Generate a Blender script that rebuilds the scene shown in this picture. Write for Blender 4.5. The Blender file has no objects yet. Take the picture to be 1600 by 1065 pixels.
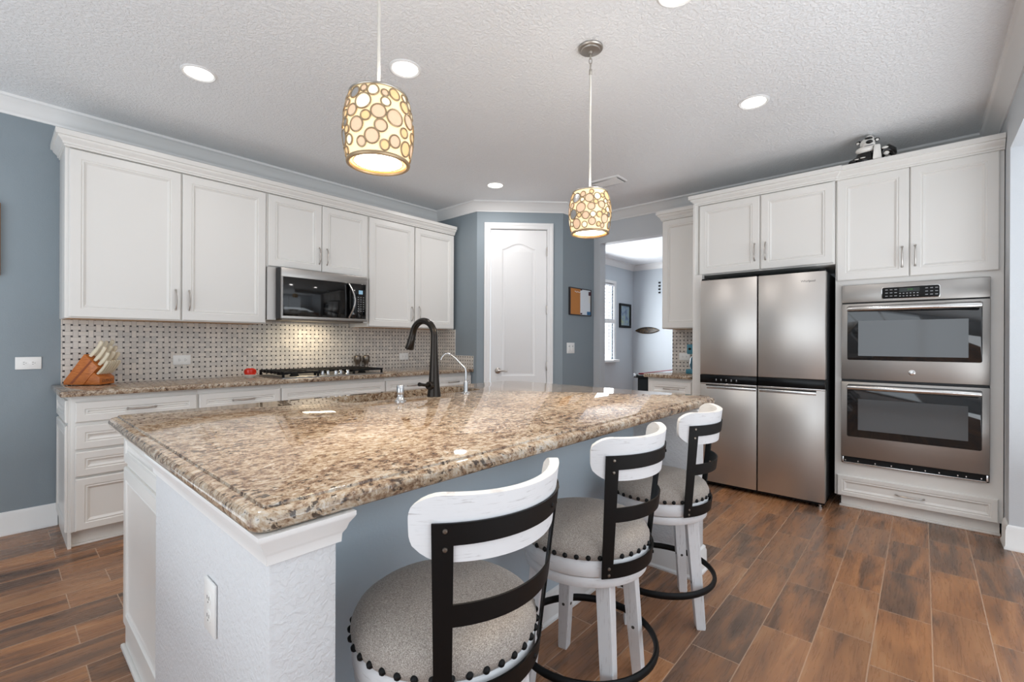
import bpy, bmesh, math, random
from mathutils import Vector, Matrix
R = math.radians
random.seed(7)
scene = bpy.context.scene
COL = scene.collection

# ------------------------------------------------------------------ camera, world, exposure
YAW, ROLL, CAMH, FPX = 0.727, 0.0041, 1.2266, 720.0
cam = bpy.data.objects.new('camera', bpy.data.cameras.new('camera'))
COL.objects.link(cam)
fw = Vector((math.cos(YAW), math.sin(YAW), 0)); rt = Vector((math.sin(YAW), -math.cos(YAW), 0)); up = Vector((0, 0, 1))
c_, s_ = math.cos(ROLL), math.sin(ROLL)
rt2 = rt * c_ + up * s_
up2 = up * c_ - rt * s_
cam.matrix_world = Matrix(((rt2.x, up2.x, -fw.x, 0), (rt2.y, up2.y, -fw.y, 0), (rt2.z, up2.z, -fw.z, CAMH), (0, 0, 0, 1)))
cam.data.sensor_width = 36.0
cam.data.lens = 36.0 * FPX / 1600.0
cam.data.shift_y = 1.6 / 1600.0
cam.data.clip_start = 0.05
scene.camera = cam

scene.view_settings.view_transform = 'Standard'
scene.view_settings.look = 'None'
scene.view_settings.gamma = 1.0
scene.view_settings.use_curve_mapping = False
scene.view_settings.exposure = 0.0
try:
    scene.cycles.use_denoising = True
    scene.cycles.max_bounces = 10
    scene.cycles.diffuse_bounces = 6
    scene.cycles.glossy_bounces = 5
    scene.cycles.sample_clamp_indirect = 6.0
    scene.cycles.caustics_reflective = False
    scene.cycles.caustics_refractive = False
except Exception:
    pass

world = bpy.data.worlds.new('world'); scene.world = world
world.use_nodes = True
bg = world.node_tree.nodes['Background']
bg.inputs[0].default_value = (0.80, 0.90, 1.0, 1); bg.inputs[1].default_value = 1.6


def area(name, loc, rot, sx, sy, power, color=(1, 1, 1), shape='RECTANGLE', spread=180):
    l = bpy.data.lights.new(name, 'AREA'); l.shape = shape; l.size = sx
    if shape in ('RECTANGLE', 'ELLIPSE'): l.size_y = sy
    l.energy = power; l.color = color; l.spread = R(spread)
    o = bpy.data.objects.new(name, l); COL.objects.link(o); o.location = loc; o.rotation_euler = rot
    return o


# daylight through the big windows behind the camera (south and west walls) and the side-room window, plus two added bounce fills
area('window_daylight_south', (0.9, -4.30, 1.10), (R(90 + 20), 0, 0), 5.2, 2.0, 14, (0.94, 0.97, 1.0))
area('window_daylight_west', (-3.30, 0.7, 1.15), (0, R(-90 - 20), 0), 2.0, 4.2, 32, (0.90, 0.96, 1.0))
area('added_bounce_fill', (-1.45, 2.0, 0.45), (R(180), 0, 0), 2.4, 3.6, 45, (0.86, 0.94, 1.0))  # added fill lamp standing in for light bounced off the ceiling
area('added_bounce_fill', (1.7, -2.4, 0.45), (R(180), 0, 0), 4.2, 3.0, 168, (0.86, 0.94, 1.0))  # second added fill, low in the living area, aimed at the ceiling
area('window_daylight_den', (7.0, 4.20, 1.6), (R(-84), 0, 0), 1.3, 1.4, 66, (0.93, 0.97, 1.0))


# ------------------------------------------------------------------ colours and materials
def lin(c):
    return tuple(((v / 255) / 12.92 if v / 255 <= 0.04045 else ((v / 255 + 0.055) / 1.055) ** 2.4) for v in c) + (1.0,)


class NT:
    def __init__(s, name):
        s.m = bpy.data.materials.new(name); s.m.use_nodes = True
        s.t = s.m.node_tree; s.N = s.t.nodes; s.L = s.t.links
        s.b = s.N['Principled BSDF']

    def n(s, typ, **kw):
        x = s.N.new(typ)
        for k, v in kw.items(): setattr(x, k, v)
        return x

    def set(s, inp, v):
        if isinstance(v, bpy.types.NodeSocket): s.L.new(v, inp)
        else: inp.default_value = v

    def math(s, op, a, b=0.0, c=None, clamp=False):
        x = s.n('ShaderNodeMath', operation=op); x.use_clamp = clamp
        s.set(x.inputs[0], a); s.set(x.inputs[1], b)
        if c is not None: s.set(x.inputs[2], c)
        return x.outputs[0]

    def pos(s):
        return s.n('ShaderNodeNewGeometry').outputs['Position']

    def objco(s):
        return s.n('ShaderNodeTexCoord').outputs['Object']

    def sep(s, v):
        x = s.n('ShaderNodeSeparateXYZ'); s.L.new(v, x.inputs[0]); return x.outputs

    def comb(s, x, y, z):
        q = s.n('ShaderNodeCombineXYZ')
        for i, v in enumerate((x, y, z)): s.set(q.inputs[i], v)
        return q.outputs[0]

    def mapping(s, v, scale=(1, 1, 1), rot=(0, 0, 0), loc=(0, 0, 0)):
        x = s.n('ShaderNodeMapping'); s.L.new(v, x.inputs[0])
        x.inputs['Location'].default_value = loc; x.inputs['Rotation'].default_value = rot; x.inputs['Scale'].default_value = scale
        return x.outputs[0]

    def noise(s, v, scale, detail=3, rough=0.5, dist=0.0):
        x = s.n('ShaderNodeTexNoise'); s.L.new(v, x.inputs['Vector'])
        x.inputs['Scale'].default_value = scale; x.inputs['Detail'].default_value = detail
        x.inputs['Roughness'].default_value = rough; x.inputs['Distortion'].default_value = dist
        return x.outputs['Fac']

    def voro(s, v, scale, out='Distance', feature='F1'):
        x = s.n('ShaderNodeTexVoronoi', feature=feature); s.L.new(v, x.inputs['Vector']); x.inputs['Scale'].default_value = scale
        return x.outputs[out]

    def white(s, v):
        x = s.n('ShaderNodeTexWhiteNoise', noise_dimensions='3D'); s.L.new(v, x.inputs['Vector']); return x.outputs['Value']

    def ramp(s, f, stops, interp='LINEAR'):
        x = s.n('ShaderNodeValToRGB'); s.L.new(f, x.inputs[0]); e = x.color_ramp; e.interpolation = interp
        while len(e.elements) < len(stops): e.elements.new(0.5)
        for q, (p, c) in zip(e.elements, stops): q.position = p; q.color = c if len(c) == 4 else lin(c)
        return x.outputs[0]

    def mix(s, f, a, b, mode='MIX'):
        x = s.n('ShaderNodeMix', data_type='RGBA', blend_type=mode)
        s.set(x.inputs[0], f); s.set(x.inputs[6], a); s.set(x.inputs[7], b)
        return x.outputs[2]

    def bump(s, h, strength=0.3, dist=0.002):
        x = s.n('ShaderNodeBump'); s.L.new(h, x.inputs['Height']); x.inputs['Strength'].default_value = strength; x.inputs['Distance'].default_value = dist
        s.L.new(x.outputs[0], s.b.inputs['Normal'])

    def P(s, **kw):
        nm = dict(color='Base Color', rough='Roughness', metal='Metallic', spec='Specular IOR Level', coat='Coat Weight', coatr='Coat Roughness',
                  emit='Emission Color', es='Emission Strength', trans='Transmission Weight', sheen='Sheen Weight', alpha='Alpha', aniso='Anisotropic', ior='IOR')
        for k, v in kw.items(): s.set(s.b.inputs[nm[k]], v)
        return s


def plain(name, rgb, rough=0.5, metal=0.0, bump=None, **kw):
    t = NT(name); t.P(color=lin(rgb), rough=rough, metal=metal, **kw)
    if bump:
        sc, st, ds = bump
        t.bump(t.noise(t.pos(), sc, 4, 0.55), st, ds)
    return t.m


M = {}
M['white'] = plain('cabinet_white_paint', (227, 225, 221), 0.33, spec=0.4)
M['trimwhite'] = plain('trim_white_paint', (236, 236, 235), 0.35)
M['doorwhite'] = plain('door_white_paint', (232, 232, 232), 0.4)
M['bluewall'] = plain('slate_blue_wall_paint', (138, 149, 156), 0.6, bump=(140, 0.25, 0.0025))
M['greywall'] = plain('pale_grey_wall_paint', (203, 207, 211), 0.6, bump=(140, 0.25, 0.0025))
M['denwall'] = plain('pale_blue_wall_paint', (196, 203, 209), 0.6, bump=(140, 0.2, 0.002))
M['knee'] = plain('knee_wall_blue_paint', (190, 205, 216), 0.45, bump=(110, 0.25, 0.002))
M['nickel'] = plain('satin_nickel', (190, 184, 178), 0.28, 1.0)
M['chrome'] = plain('brushed_chrome', (205, 205, 205), 0.18, 1.0)
M['black'] = plain('black_plastic', (10, 10, 11), 0.5, spec=0.25)
M['blackgloss'] = plain('black_glass', (6, 6, 7), 0.06, spec=0.5)
M['ovenglass'] = plain('dark_oven_glass', (30, 32, 34), 0.05, spec=0.7)
M['ovenwindow'] = plain('oven_window_glass', (78, 80, 82), 0.07, spec=0.6)
M['blackmetal'] = plain('matte_black_metal', (7, 7, 8), 0.5, 0.0, spec=0.25)
M['faucet'] = plain('oil_rubbed_bronze', (50, 45, 41), 0.22, 0.75)
M['bandblack'] = plain('glossy_black_band', (5, 5, 6), 0.22, spec=0.25)
M['darkgrey'] = plain('dark_grey_steel', (46, 47, 49), 0.45, 0.3)
M['outlet'] = plain('outlet_white_plastic', (242, 242, 240), 0.35)
M['slot'] = plain('slot_dark', (60, 58, 55), 0.6)
M['red'] = plain('red_glaze', (205, 42, 20), 0.15)
M['saucer'] = plain('white_glaze', (235, 233, 228), 0.12)
M['blackglaze'] = plain('black_glaze', (10, 10, 10), 0.1)
M['knifewood'] = None
M['cream'] = plain('cream_handle', (222, 210, 186), 0.35)
M['teal'] = plain('teal_plastic', (62, 122, 140), 0.35)
M['tealdark'] = plain('dark_teal_plastic', (44, 88, 106), 0.3)
M['felt'] = plain('red_felt', (120, 20, 34), 0.9)
M['pewter'] = plain('pewter', (120, 112, 104), 0.35, 0.9)
M['cork'] = plain('cork', (190, 126, 66), 0.85, bump=(400, 0.4, 0.001))
M['whiteboard'] = plain('whiteboard', (228, 234, 240), 0.15)
M['darkwood'] = plain('dark_frame_wood', (40, 30, 28), 0.4)
M['bluemag'] = plain('blue_magnet', (50, 110, 160), 0.5)
M['darkmag'] = plain('maroon_magnet', (70, 24, 40), 0.5)
M['art'] = None
M['canopy'] = plain('brushed_nickel_canopy', (176, 170, 162), 0.35, 0.85)
M['rod'] = plain('pale_nickel_rod', (214, 210, 202), 0.35, 0.4)
M['ring'] = plain('bronze_silver_wire', (168, 146, 116), 0.4, 0.6)
M['blind'] = plain('white_blind_slat', (245, 246, 248), 0.5)
M['ductshade'] = plain('duct_shade_grey', (96, 95, 93), 0.8)  # dark tone holds the shade seen between the vent slats
M['underwood'] = plain('cabinet_underside_maple', (196, 158, 118), 0.55)


def emis(name, rgb, st, base=(255, 255, 255)):
    t = NT(name); t.P(color=lin(base), emit=lin(rgb), es=st, rough=0.5); return t.m


M['canlens'] = emis('lit_can_lens', (255, 250, 242), 5.0)
M['diffuser'] = emis('lit_pendant_diffuser', (255, 244, 222), 2.6)
M['pane'] = emis('bright_window_daylight', (232, 242, 255), 2.2)
M['display'] = emis('green_clock_display', (70, 150, 40), 0.45, (10, 16, 10))
M['mwdisplay'] = emis('blue_white_display', (150, 190, 215), 0.8, (20, 30, 40))
M['icon'] = emis('backlit_icons', (200, 205, 210), 0.45, (120, 120, 120))
M['print'] = plain('grey_print', (150, 152, 155), 0.5)
M['logo_dark'] = plain('dark_logo', (60, 60, 62), 0.4, 0.5)


def shade_mat(name, rgb, es, rough=0.6):
    t = NT(name); t.P(color=lin(rgb), emit=lin(rgb), es=es, rough=rough); return t.m


M['shade'] = shade_mat('lit_cream_shade_fabric', (255, 230, 182), 0.60)
M['disc_peach'] = shade_mat('lit_peach_capiz', (238, 196, 140), 0.42)
M['disc_cream'] = shade_mat('lit_cream_capiz', (252, 236, 200), 0.62)
M['disc_rose'] = shade_mat('lit_rose_capiz', (226, 190, 158), 0.40)
M['disc_silver'] = plain('silver_disc', (176, 174, 172), 0.3, 0.6)


def stainless(name, rgb, rough, axis):
    t = NT(name); p = t.pos()
    sc = {'z': (90, 90, 1.2), 'h': (1.2, 1.2, 160)}[axis]
    f = t.noise(t.mapping(p, sc), 6, 3, 0.6)
    t.P(color=lin(rgb), metal=0.92)
    t.L.new(t.math('MULTIPLY_ADD', f, 0.16, rough - 0.08), t.b.inputs['Roughness'])
    t.bump(f, 0.03, 0.0006)
    return t.m


M['steel'] = stainless('brushed_stainless_fridge', (196, 191, 186), 0.33, 'z')
M['steelh'] = stainless('brushed_stainless_oven', (168, 164, 160), 0.33, 'h')
M['steelbar'] = plain('polished_steel_bar', (214, 212, 210), 0.2, 1.0)


def wood_block():
    t = NT('cherry_knife_block_wood'); p = t.objco()
    f = t.noise(t.mapping(p, (4, 4, 22)), 8, 4, 0.6, 0.3)
    t.P(color=t.ramp(f, [(0.25, (158, 84, 36)), (0.55, (192, 112, 52)), (0.8, (212, 136, 72))]), rough=0.38); return t.m


M['knifewood'] = wood_block()


def whitewash():
    t = NT('whitewashed_wood'); p = t.objco()
    g = t.noise(t.mapping(p, (9, 9, 9)), 3, 3, 0.5)
    s = t.noise(t.mapping(p, (4, 4, 60), (0.0, 0.0, 0.4)), 4, 5, 0.65, 0.6)
    k = t.math('MULTIPLY', t.math('SUBTRACT', s, 0.55, clamp=True), t.math('MULTIPLY', t.math('SUBTRACT', g, 0.42, clamp=True), 9.0), clamp=True)
    t.P(color=t.mix(t.math('MULTIPLY', k, 2.2, clamp=True), lin((228, 229, 231)), lin((160, 156, 154))), rough=0.5)
    t.bump(s, 0.15, 0.001); return t.m


def whitewash_leg():
    t = NT('whitewashed_leg_wood'); p = t.objco()
    g = t.noise(t.mapping(p, (9, 9, 6)), 3, 3, 0.5)
    s = t.noise(t.mapping(p, (60, 60, 3)), 3, 5, 0.65, 0.4)
    k = t.math('MULTIPLY', t.math('SUBTRACT', s, 0.54, clamp=True), t.math('MULTIPLY', t.math('SUBTRACT', g, 0.40, clamp=True), 9.0), clamp=True)
    t.P(color=t.mix(t.math('MULTIPLY', k, 2.2, clamp=True), lin((228, 229, 231)), lin((160, 156, 154))), rough=0.5)
    t.bump(s, 0.15, 0.001); return t.m


M['wash'] = whitewash(); M['washleg'] = whitewash_leg()


def fabric():
    t = NT('grey_beige_tweed'); p = t.objco()
    a = t.noise(t.mapping(p, (1, 1, 1)), 420, 3, 0.7)
    w = t.noise(t.mapping(p, (1, 0.25, 1)), 700, 1, 0.5); w2 = t.noise(t.mapping(p, (0.25, 1, 1)), 700, 1, 0.5)
    f = t.math('ADD', t.math('MULTIPLY', a, 0.5), t.math('ADD', t.math('MULTIPLY', w, 0.28), t.math('MULTIPLY', w2, 0.28)))
    t.P(color=t.ramp(f, [(0.36, (104, 96, 90)), (0.52, (158, 149, 141)), (0.68, (206, 199, 190))]), rough=0.95, sheen=0.15)
    t.bump(f, 0.5, 0.001); return t.m


M['fabric'] = fabric()


def ceiling_mat():
    t = NT('knockdown_ceiling'); p = t.pos()
    h = t.ramp(t.noise(p, 60, 4, 0.55, 0.6), [(0.42, (0, 0, 0, 1)), (0.60, (1, 1, 1, 1))])
    t.P(color=lin((241, 243, 245)), rough=0.8); t.bump(h, 0.55, 0.006); return t.m


M['ceiling'] = ceiling_mat()


def column_mat():
    t = NT('textured_white_drywall'); p = t.pos()
    h = t.noise(p, 75, 3, 0.5, 0.6)
    t.P(color=lin((216, 217, 219)), rough=0.6); t.bump(t.ramp(h, [(0.4, (0, 0, 0, 1)), (0.62, (1, 1, 1, 1))]), 0.35, 0.004); return t.m


M['column'] = column_mat()


def granite(name, shift=0.0):
    t = NT(name); p = t.pos()
    w = t.n('ShaderNodeTexNoise'); t.L.new(p, w.inputs['Vector']); w.inputs['Scale'].default_value = 3.0; w.inputs['Detail'].default_value = 3
    warp = t.n('ShaderNodeVectorMath', operation='MULTIPLY_ADD'); t.L.new(w.outputs['Color'], warp.inputs[0]); warp.inputs[1].default_value = (0.16, 0.16, 0.16); t.L.new(p, warp.inputs[2])
    q = warp.outputs[0]
    big = t.noise(t.mapping(q, (1.0, 1.6, 1), (0, 0, 0.5)), 2.4, 4, 0.6, 0.8)
    vein = t.noise(t.mapping(q, (1.0, 2.6, 1), (0, 0, -0.6)), 1.5, 3, 0.5, 0.6)
    mid = t.noise(t.mapping(q, (1, 1.4, 1), (0, 0, 0.4)), 34, 5, 0.66, 0.5)
    fine = t.noise(q, 120, 4, 0.65, 0.3)
    f = t.math('ADD', t.math('MULTIPLY', mid, 0.60), t.math('ADD', t.math('MULTIPLY', fine, 0.34), t.math('MULTIPLY', t.math('SUBTRACT', big, 0.5), 0.26)))
    col = t.ramp(f, [(0.32, (64, 50, 42)), (0.38, (108, 84, 66)), (0.43, (138, 114, 93)), (0.48, (168, 148, 125)), (0.54, (188, 174, 155)), (0.62, (196, 191, 184)), (0.70, (146, 138, 132))])
    cells = t.noise(t.mapping(q, (1, 1.25, 1), (0, 0, 0.6)), 58, 3, 0.6, 0.3)
    vmask = t.math('MULTIPLY_ADD', t.math('SUBTRACT', 1.0, t.math('MULTIPLY', t.math('ABSOLUTE', t.math('SUBTRACT', vein, 0.5)), 9.0), clamp=True), 0.09, 0.0)
    dark = t.math('MULTIPLY', t.math('SUBTRACT', t.math('ADD', cells, vmask), 0.632, clamp=True), 16.0, clamp=True)
    col = t.mix(t.math('MULTIPLY', dark, 0.85), col, lin((48, 38, 35)))
    lite = t.math('MULTIPLY', t.math('SUBTRACT', 0.40, cells, clamp=True), 9.0, clamp=True)
    col = t.mix(t.math('MULTIPLY', lite, 0.7), col, lin((216, 208, 196)))
    t.P(color=col, rough=0.025, spec=0.5); return t.m


M['granite'] = granite('polished_granite')


def floor_mat():
    t = NT('wood_look_plank_tile'); x, y, z = t.sep(t.pos())
    W, Ln = 0.184, 0.498
    ry = t.math('DIVIDE', t.math('SUBTRACT', y, 0.148), W)
    row = t.math('FLOOR', ry)
    odd = t.math('ABSOLUTE', t.math('MODULO', row, 2.0))
    rx = t.math('DIVIDE', t.math('SUBTRACT', x, t.math('MULTIPLY_ADD', odd, -0.165, 0.40)), Ln)
    colm = t.math('FLOOR', rx)
    fy = t.math('SUBTRACT', ry, row); fx = t.math('SUBTRACT', rx, colm)
    ey = t.math('MULTIPLY', t.math('MINIMUM', fy, t.math('SUBTRACT', 1.0, fy)), W)
    ex = t.math('MULTIPLY', t.math('MINIMUM', fx, t.math('SUBTRACT', 1.0, fx)), Ln)
    e = t.math('MINIMUM', ex, ey)
    grout = t.math('SUBTRACT', 1.0, t.math('MULTIPLY', e, 1 / 0.0030, clamp=True), clamp=True)
    idv = t.comb(row, colm, 3.7)
    r1 = t.white(idv); r2 = t.white(t.comb(colm, row, 9.1))
    gv = t.comb(t.math('ADD', x, t.math('MULTIPLY', r1, 31.0)), t.math('ADD', y, t.math('MULTIPLY', r2, 17.0)), 0.0)
    g = t.noise(t.mapping(gv, (1.3, 16, 1)), 3.4, 5, 0.62, 1.4)
    g2 = t.noise(t.mapping(gv, (1.0, 5, 1)), 1.7, 3, 0.5, 1.0)
    g3 = t.noise(t.mapping(gv, (4, 90, 1)), 3, 3, 0.6)
    tone = t.math('ADD', t.math('MULTIPLY', g, 0.26), t.math('ADD', t.math('MULTIPLY', g2, 0.80), t.math('MULTIPLY', t.math('SUBTRACT', r1, 0.5), 0.19)))
    tone = t.math('ADD', tone, t.math('MULTIPLY', t.math('SUBTRACT', g3, 0.5), 0.10))
    col = t.ramp(tone, [(0.26, (84, 66, 55)), (0.42, (116, 88, 70)), (0.54, (152, 107, 76)), (0.68, (176, 125, 86)), (0.82, (188, 148, 112))])
    hue = t.math('MULTIPLY', t.math('SUBTRACT', r2, 0.35, clamp=True), 0.38)
    col = t.mix(hue, col, lin((122, 104, 92)))
    col = t.mix(grout, col, lin((196, 164, 138)))
    t.P(color=col, spec=0.45)
    t.L.new(t.math('MULTIPLY_ADD', g, 0.12, 0.22), t.b.inputs['Roughness'])
    t.bump(t.math('SUBTRACT', t.math('MULTIPLY', g, 0.12), grout), 0.35, 0.002)
    return t.m


M['floor'] = floor_mat()


def basket(name, axis):
    t = NT(name); x, y, z = t.sep(t.pos())
    u = x if axis == 'x' else y
    p, d = 0.0388, 0.30
    ru = t.math('DIVIDE', u, p); rz = t.math('DIVIDE', t.math('SUBTRACT', z, 0.93 + 0.012), p)
    iu = t.math('FLOOR', ru); iz = t.math('FLOOR', rz)
    au = t.math('ABSOLUTE', t.math('SUBTRACT', t.math('SUBTRACT', ru, iu), 0.5)); az = t.math('ABSOLUTE', t.math('SUBTRACT', t.math('SUBTRACT', rz, iz), 0.5))
    par = t.math('ABSOLUTE', t.math('MODULO', t.math('ADD', iu, iz), 2.0))
    h = (1 - d) / 2
    du = t.math('GREATER_THAN', au, h); dz = t.math('GREATER_THAN', az, h)
    dot = t.math('MULTIPLY', du, dz)
    a = t.mix(par, t.comb(az, 0, 0), t.comb(au, 0, 0)); a = t.sep(a)[0]
    line = t.math('LESS_THAN', t.math('ABSOLUTE', t.math('SUBTRACT', a, h)), 0.022)
    inside = t.math('LESS_THAN', a, h)
    # tile id: own cell when inside, else neighbour across the strip
    su = t.math('SIGN', t.math('SUBTRACT', t.math('SUBTRACT', ru, iu), 0.5)); sz = t.math('SIGN', t.math('SUBTRACT', t.math('SUBTRACT', rz, iz), 0.5))
    out = t.math('SUBTRACT', 1.0, inside)
    nu = t.math('ADD', iu, t.math('MULTIPLY', t.math('MULTIPLY', out, par), su)); nz = t.math('ADD', iz, t.math('MULTIPLY', t.math('MULTIPLY', out, t.math('SUBTRACT', 1.0, par)), sz))
    r = t.white(t.comb(nu, nz, 1.3))
    mot = t.noise(t.comb(u, z, 0.0), 5.0, 4, 0.6, 1.0); mot2 = t.noise(t.comb(u, z, 4.0), 38, 3, 0.6)
    f = t.math('ADD', t.math('MULTIPLY', r, 0.32), t.math('ADD', t.math('MULTIPLY', mot, 0.45), t.math('MULTIPLY', mot2, 0.15)))
    col = t.ramp(f, [(0.25, (198, 193, 187)), (0.5, (220, 213, 204)), (0.75, (234, 225, 214))])
    col = t.mix(line, col, lin((160, 152, 144)))
    col = t.mix(dot, col, lin((52, 42, 38)))
    t.P(color=col, rough=0.3, spec=0.5)
    t.bump(t.math('SUBTRACT', 1.0, line), 0.25, 0.001)
    return t.m


M['splash'] = basket('basketweave_marble_mosaic', 'x'); M['splash_y'] = basket('basketweave_marble_mosaic_side', 'y')


def art_mat():
    t = NT('blue_figure_print'); x, y, z = t.sep(t.pos())
    n = t.noise(t.comb(x, 0, z), 6.0, 4, 0.6, 1.5)
    t.P(color=t.ramp(n, [(0.3, (70, 90, 120)), (0.48, (140, 160, 178)), (0.6, (150, 170, 150)), (0.7, (190, 200, 110))]), rough=0.4); return t.m


M['art'] = art_mat()


def board_mat():
    t = NT('surfboard_print'); x, y, z = t.sep(t.pos())
    n = t.noise(t.comb(y, z, 0), 22.0, 2, 0.5, 0.8)
    t.P(color=t.ramp(n, [(0.45, (16, 15, 14)), (0.55, (96, 70, 34)), (0.62, (20, 18, 16))]), rough=0.3); return t.m


M['board'] = board_mat()

# ------------------------------------------------------------------ mesh helpers
ORG = {}


def tag(o, label=None, cat=None, group=None, kind=None):
    if label: o['label'] = label
    if cat: o['category'] = cat
    if group: o['group'] = group
    if kind: o['kind'] = kind
    return o


def thing(name, label, cat, loc=(0, 0, 0), group=None, kind=None):
    o = bpy.data.objects.new(name, None); COL.objects.link(o); o.location = loc; o.empty_display_size = 0.05
    ORG[o.name] = Vector(loc)
    return tag(o, label, cat, group, kind)


def obj(name, bm, mat, parent=None, smooth=40, origin=None, label=None):
    org = ORG[parent.name] if parent is not None else Vector(origin or (0, 0, 0))
    if org.length > 0: bmesh.ops.translate(bm, verts=bm.verts, vec=-org)
    bmesh.ops.recalc_face_normals(bm, faces=bm.faces)
    me = bpy.data.meshes.new(name); bm.to_mesh(me); bm.free()
    for m_ in (mat if isinstance(mat, (list, tuple)) else [mat]): me.materials.append(m_)
    if smooth:
        me.polygons.foreach_set('use_smooth', [True] * len(me.polygons)); me.set_sharp_from_angle(angle=R(smooth))
    o = bpy.data.objects.new(name, me); COL.objects.link(o)
    if parent is not None:
        o.parent = parent; ORG[o.name] = org
    else:
        o.location = org; ORG[o.name] = org
    if label: o['label'] = label
    return o


def struct(name, bm, mat, label, cat, smooth=40):
    o = obj(name, bm, mat, None, smooth); return tag(o, label, cat, kind='structure')


def B(): return bmesh.new()


def hull_box(bm, pts, bevel=0.0, mi=0, seg=2):
    vs = [bm.verts.new(p) for p in pts]
    fs = [bm.faces.new([vs[i] for i in q]) for q in ((0, 1, 2, 3), (7, 6, 5, 4), (0, 4, 5, 1), (1, 5, 6, 2), (2, 6, 7, 3), (3, 7, 4, 0))]
    for f in fs: f.material_index = mi
    if bevel:
        es = list({e for f in fs for e in f.edges})
        r = bmesh.ops.bevel(bm, geom=es, offset=bevel, segments=seg, profile=0.5, affect='EDGES', clamp_overlap=True)
        for f in r['faces']: f.material_index = mi


def box(bm, x0, x1, y0, y1, z0, z1, bevel=0.0, mi=0):
    hull_box(bm, [(x0, y0, z0), (x1, y0, z0), (x1, y1, z0), (x0, y1, z0), (x0, y0, z1), (x1, y0, z1), (x1, y1, z1), (x0, y1, z1)], bevel, mi)


class Fr:
    def __init__(s, O, U, N): s.O = Vector(O); s.U = Vector(U).normalized(); s.N = Vector(N).normalized()
    def p(s, u, z, n=0.0): return s.O + s.U * u + s.N * n + Vector((0, 0, z))


def FA(y): return Fr((0, y, 0), (1, 0, 0), (0, -1, 0))      # faces the camera from the left-hand wall, u = x
def FB(x): return Fr((x, 0, 0), (0, -1, 0), (-1, 0, 0))     # faces the camera from the right-hand wall, u = -y


FD = Fr((3.5, 3.63, 0), (1, -1, 0), (-1, -1, 0))            # diagonal pantry wall


def fbox(bm, F, u0, u1, z0, z1, n0, n1, bevel=0.0, mi=0):
    hull_box(bm, [F.p(u0, z0, n0), F.p(u1, z0, n0), F.p(u1, z0, n1), F.p(u0, z0, n1), F.p(u0, z1, n0), F.p(u1, z1, n0), F.p(u1, z1, n1), F.p(u0, z1, n1)], bevel, mi)


def loft(bm, loops, cap0=True, cap1=True, closed=True, mi=0):
    vl = [[bm.verts.new(p) for p in L] for L in loops]
    for a, b in zip(vl, vl[1:]):
        n = len(a)
        for i in range(n if closed else n - 1):
            j = (i + 1) % n
            f = bm.faces.new((a[i], a[j], b[j], b[i])); f.material_index = mi
    for c, L in ((cap0, vl[0]), (cap1, vl[-1])):
        if c:
            try: f = bm.faces.new(L); f.material_index = mi
            except ValueError: pass
    return vl


def panel(bm, F, u0, u1, z0, z1, n, t=0.02, st=0.055, deep=0.012):
    loops = []
    for ins, dn in ((0, -t), (0, -0.005), (0.005, 0), (st - 0.004, 0), (st, -0.004), (st + 0.005, -0.004), (st + 0.008, -0.002), (st + 0.012, -0.006), (st + 0.022, -deep)):
        loops.append([F.p(u0 + ins, z0 + ins, n + dn), F.p(u1 - ins, z0 + ins, n + dn), F.p(u1 - ins, z1 - ins, n + dn), F.p(u0 + ins, z1 - ins, n + dn)])
    loft(bm, loops)


def tube(bm, path, r, seg=10, cap=True, mi=0, flat=None):
    P = [Vector(p) for p in path]; n = len(P)
    rr = r if isinstance(r, (list, tuple)) else [r] * n
    closed = (P[0] - P[-1]).length < 1e-6
    if closed: P = P[:-1]; rr = rr[:-1]; n -= 1
    loops = []; prev = None
    for i in range(n):
        a = P[(i - 1) % n] if closed or i > 0 else P[i]; b = P[(i + 1) % n] if closed or i < n - 1 else P[i]
        tdir = (b - a).normalized()
        if prev is None:
            ref = Vector((0, 0, 1)) if abs(tdir.z) < 0.9 else Vector((1, 0, 0))
            s = tdir.cross(ref).normalized()
        else:
            s = (prev - tdir * prev.dot(tdir)).normalized()
        prev = s; w = tdir.cross(s)
        fl = flat or (1, 1)
        loops.append([P[i] + (s * math.cos(k * 2 * math.pi / seg) * fl[0] + w * math.sin(k * 2 * math.pi / seg) * fl[1]) * rr[i] for k in range(seg)])
    if closed: loops.append(loops[0])
    if closed:
        vl = [[bm.verts.new(p) for p in L] for L in loops[:-1]]
        for i in range(len(vl)):
            a, b = vl[i], vl[(i + 1) % len(vl)]
            for k in range(seg): bm.faces.new((a[k], a[(k + 1) % seg], b[(k + 1) % seg], b[k])).material_index = mi
    else:
        loft(bm, loops, cap, cap, mi=mi)


def lathe(bm, prof, c=(0, 0, 0), seg=32, cap0=True, cap1=True, mi=0, axis=None):
    c = Vector(c); A = Vector(axis).normalized() if axis is not None else Vector((0, 0, 1))
    ref = Vector((1, 0, 0)) if abs(A.x) < 0.9 else Vector((0, 1, 0))
    s = (ref - A * ref.dot(A)).normalized(); w = A.cross(s)
    loops = [[c + A * z + (s * math.cos(k * 2 * math.pi / seg) + w * math.sin(k * 2 * math.pi / seg)) * max(r, 1e-5) for k in range(seg)] for r, z in prof]
    loft(bm, loops, cap0, cap1, mi=mi)


def prism(bm, pts, vec, bevel=0.0, mi=0):
    v = Vector(vec); a = [bm.verts.new(Vector(p)) for p in pts]; b = [bm.verts.new(Vector(p) + v) for p in pts]
    fs = [bm.faces.new(a), bm.faces.new(b[::-1])]; n = len(a)
    for i in range(n): fs.append(bm.faces.new((a[i], a[(i + 1) % n], b[(i + 1) % n], b[i])))
    for f in fs: f.material_index = mi
    if bevel: bmesh.ops.bevel(bm, geom=list({e for f in fs for e in f.edges}), offset=bevel, segments=2, profile=0.5, affect='EDGES', clamp_overlap=True)


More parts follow.
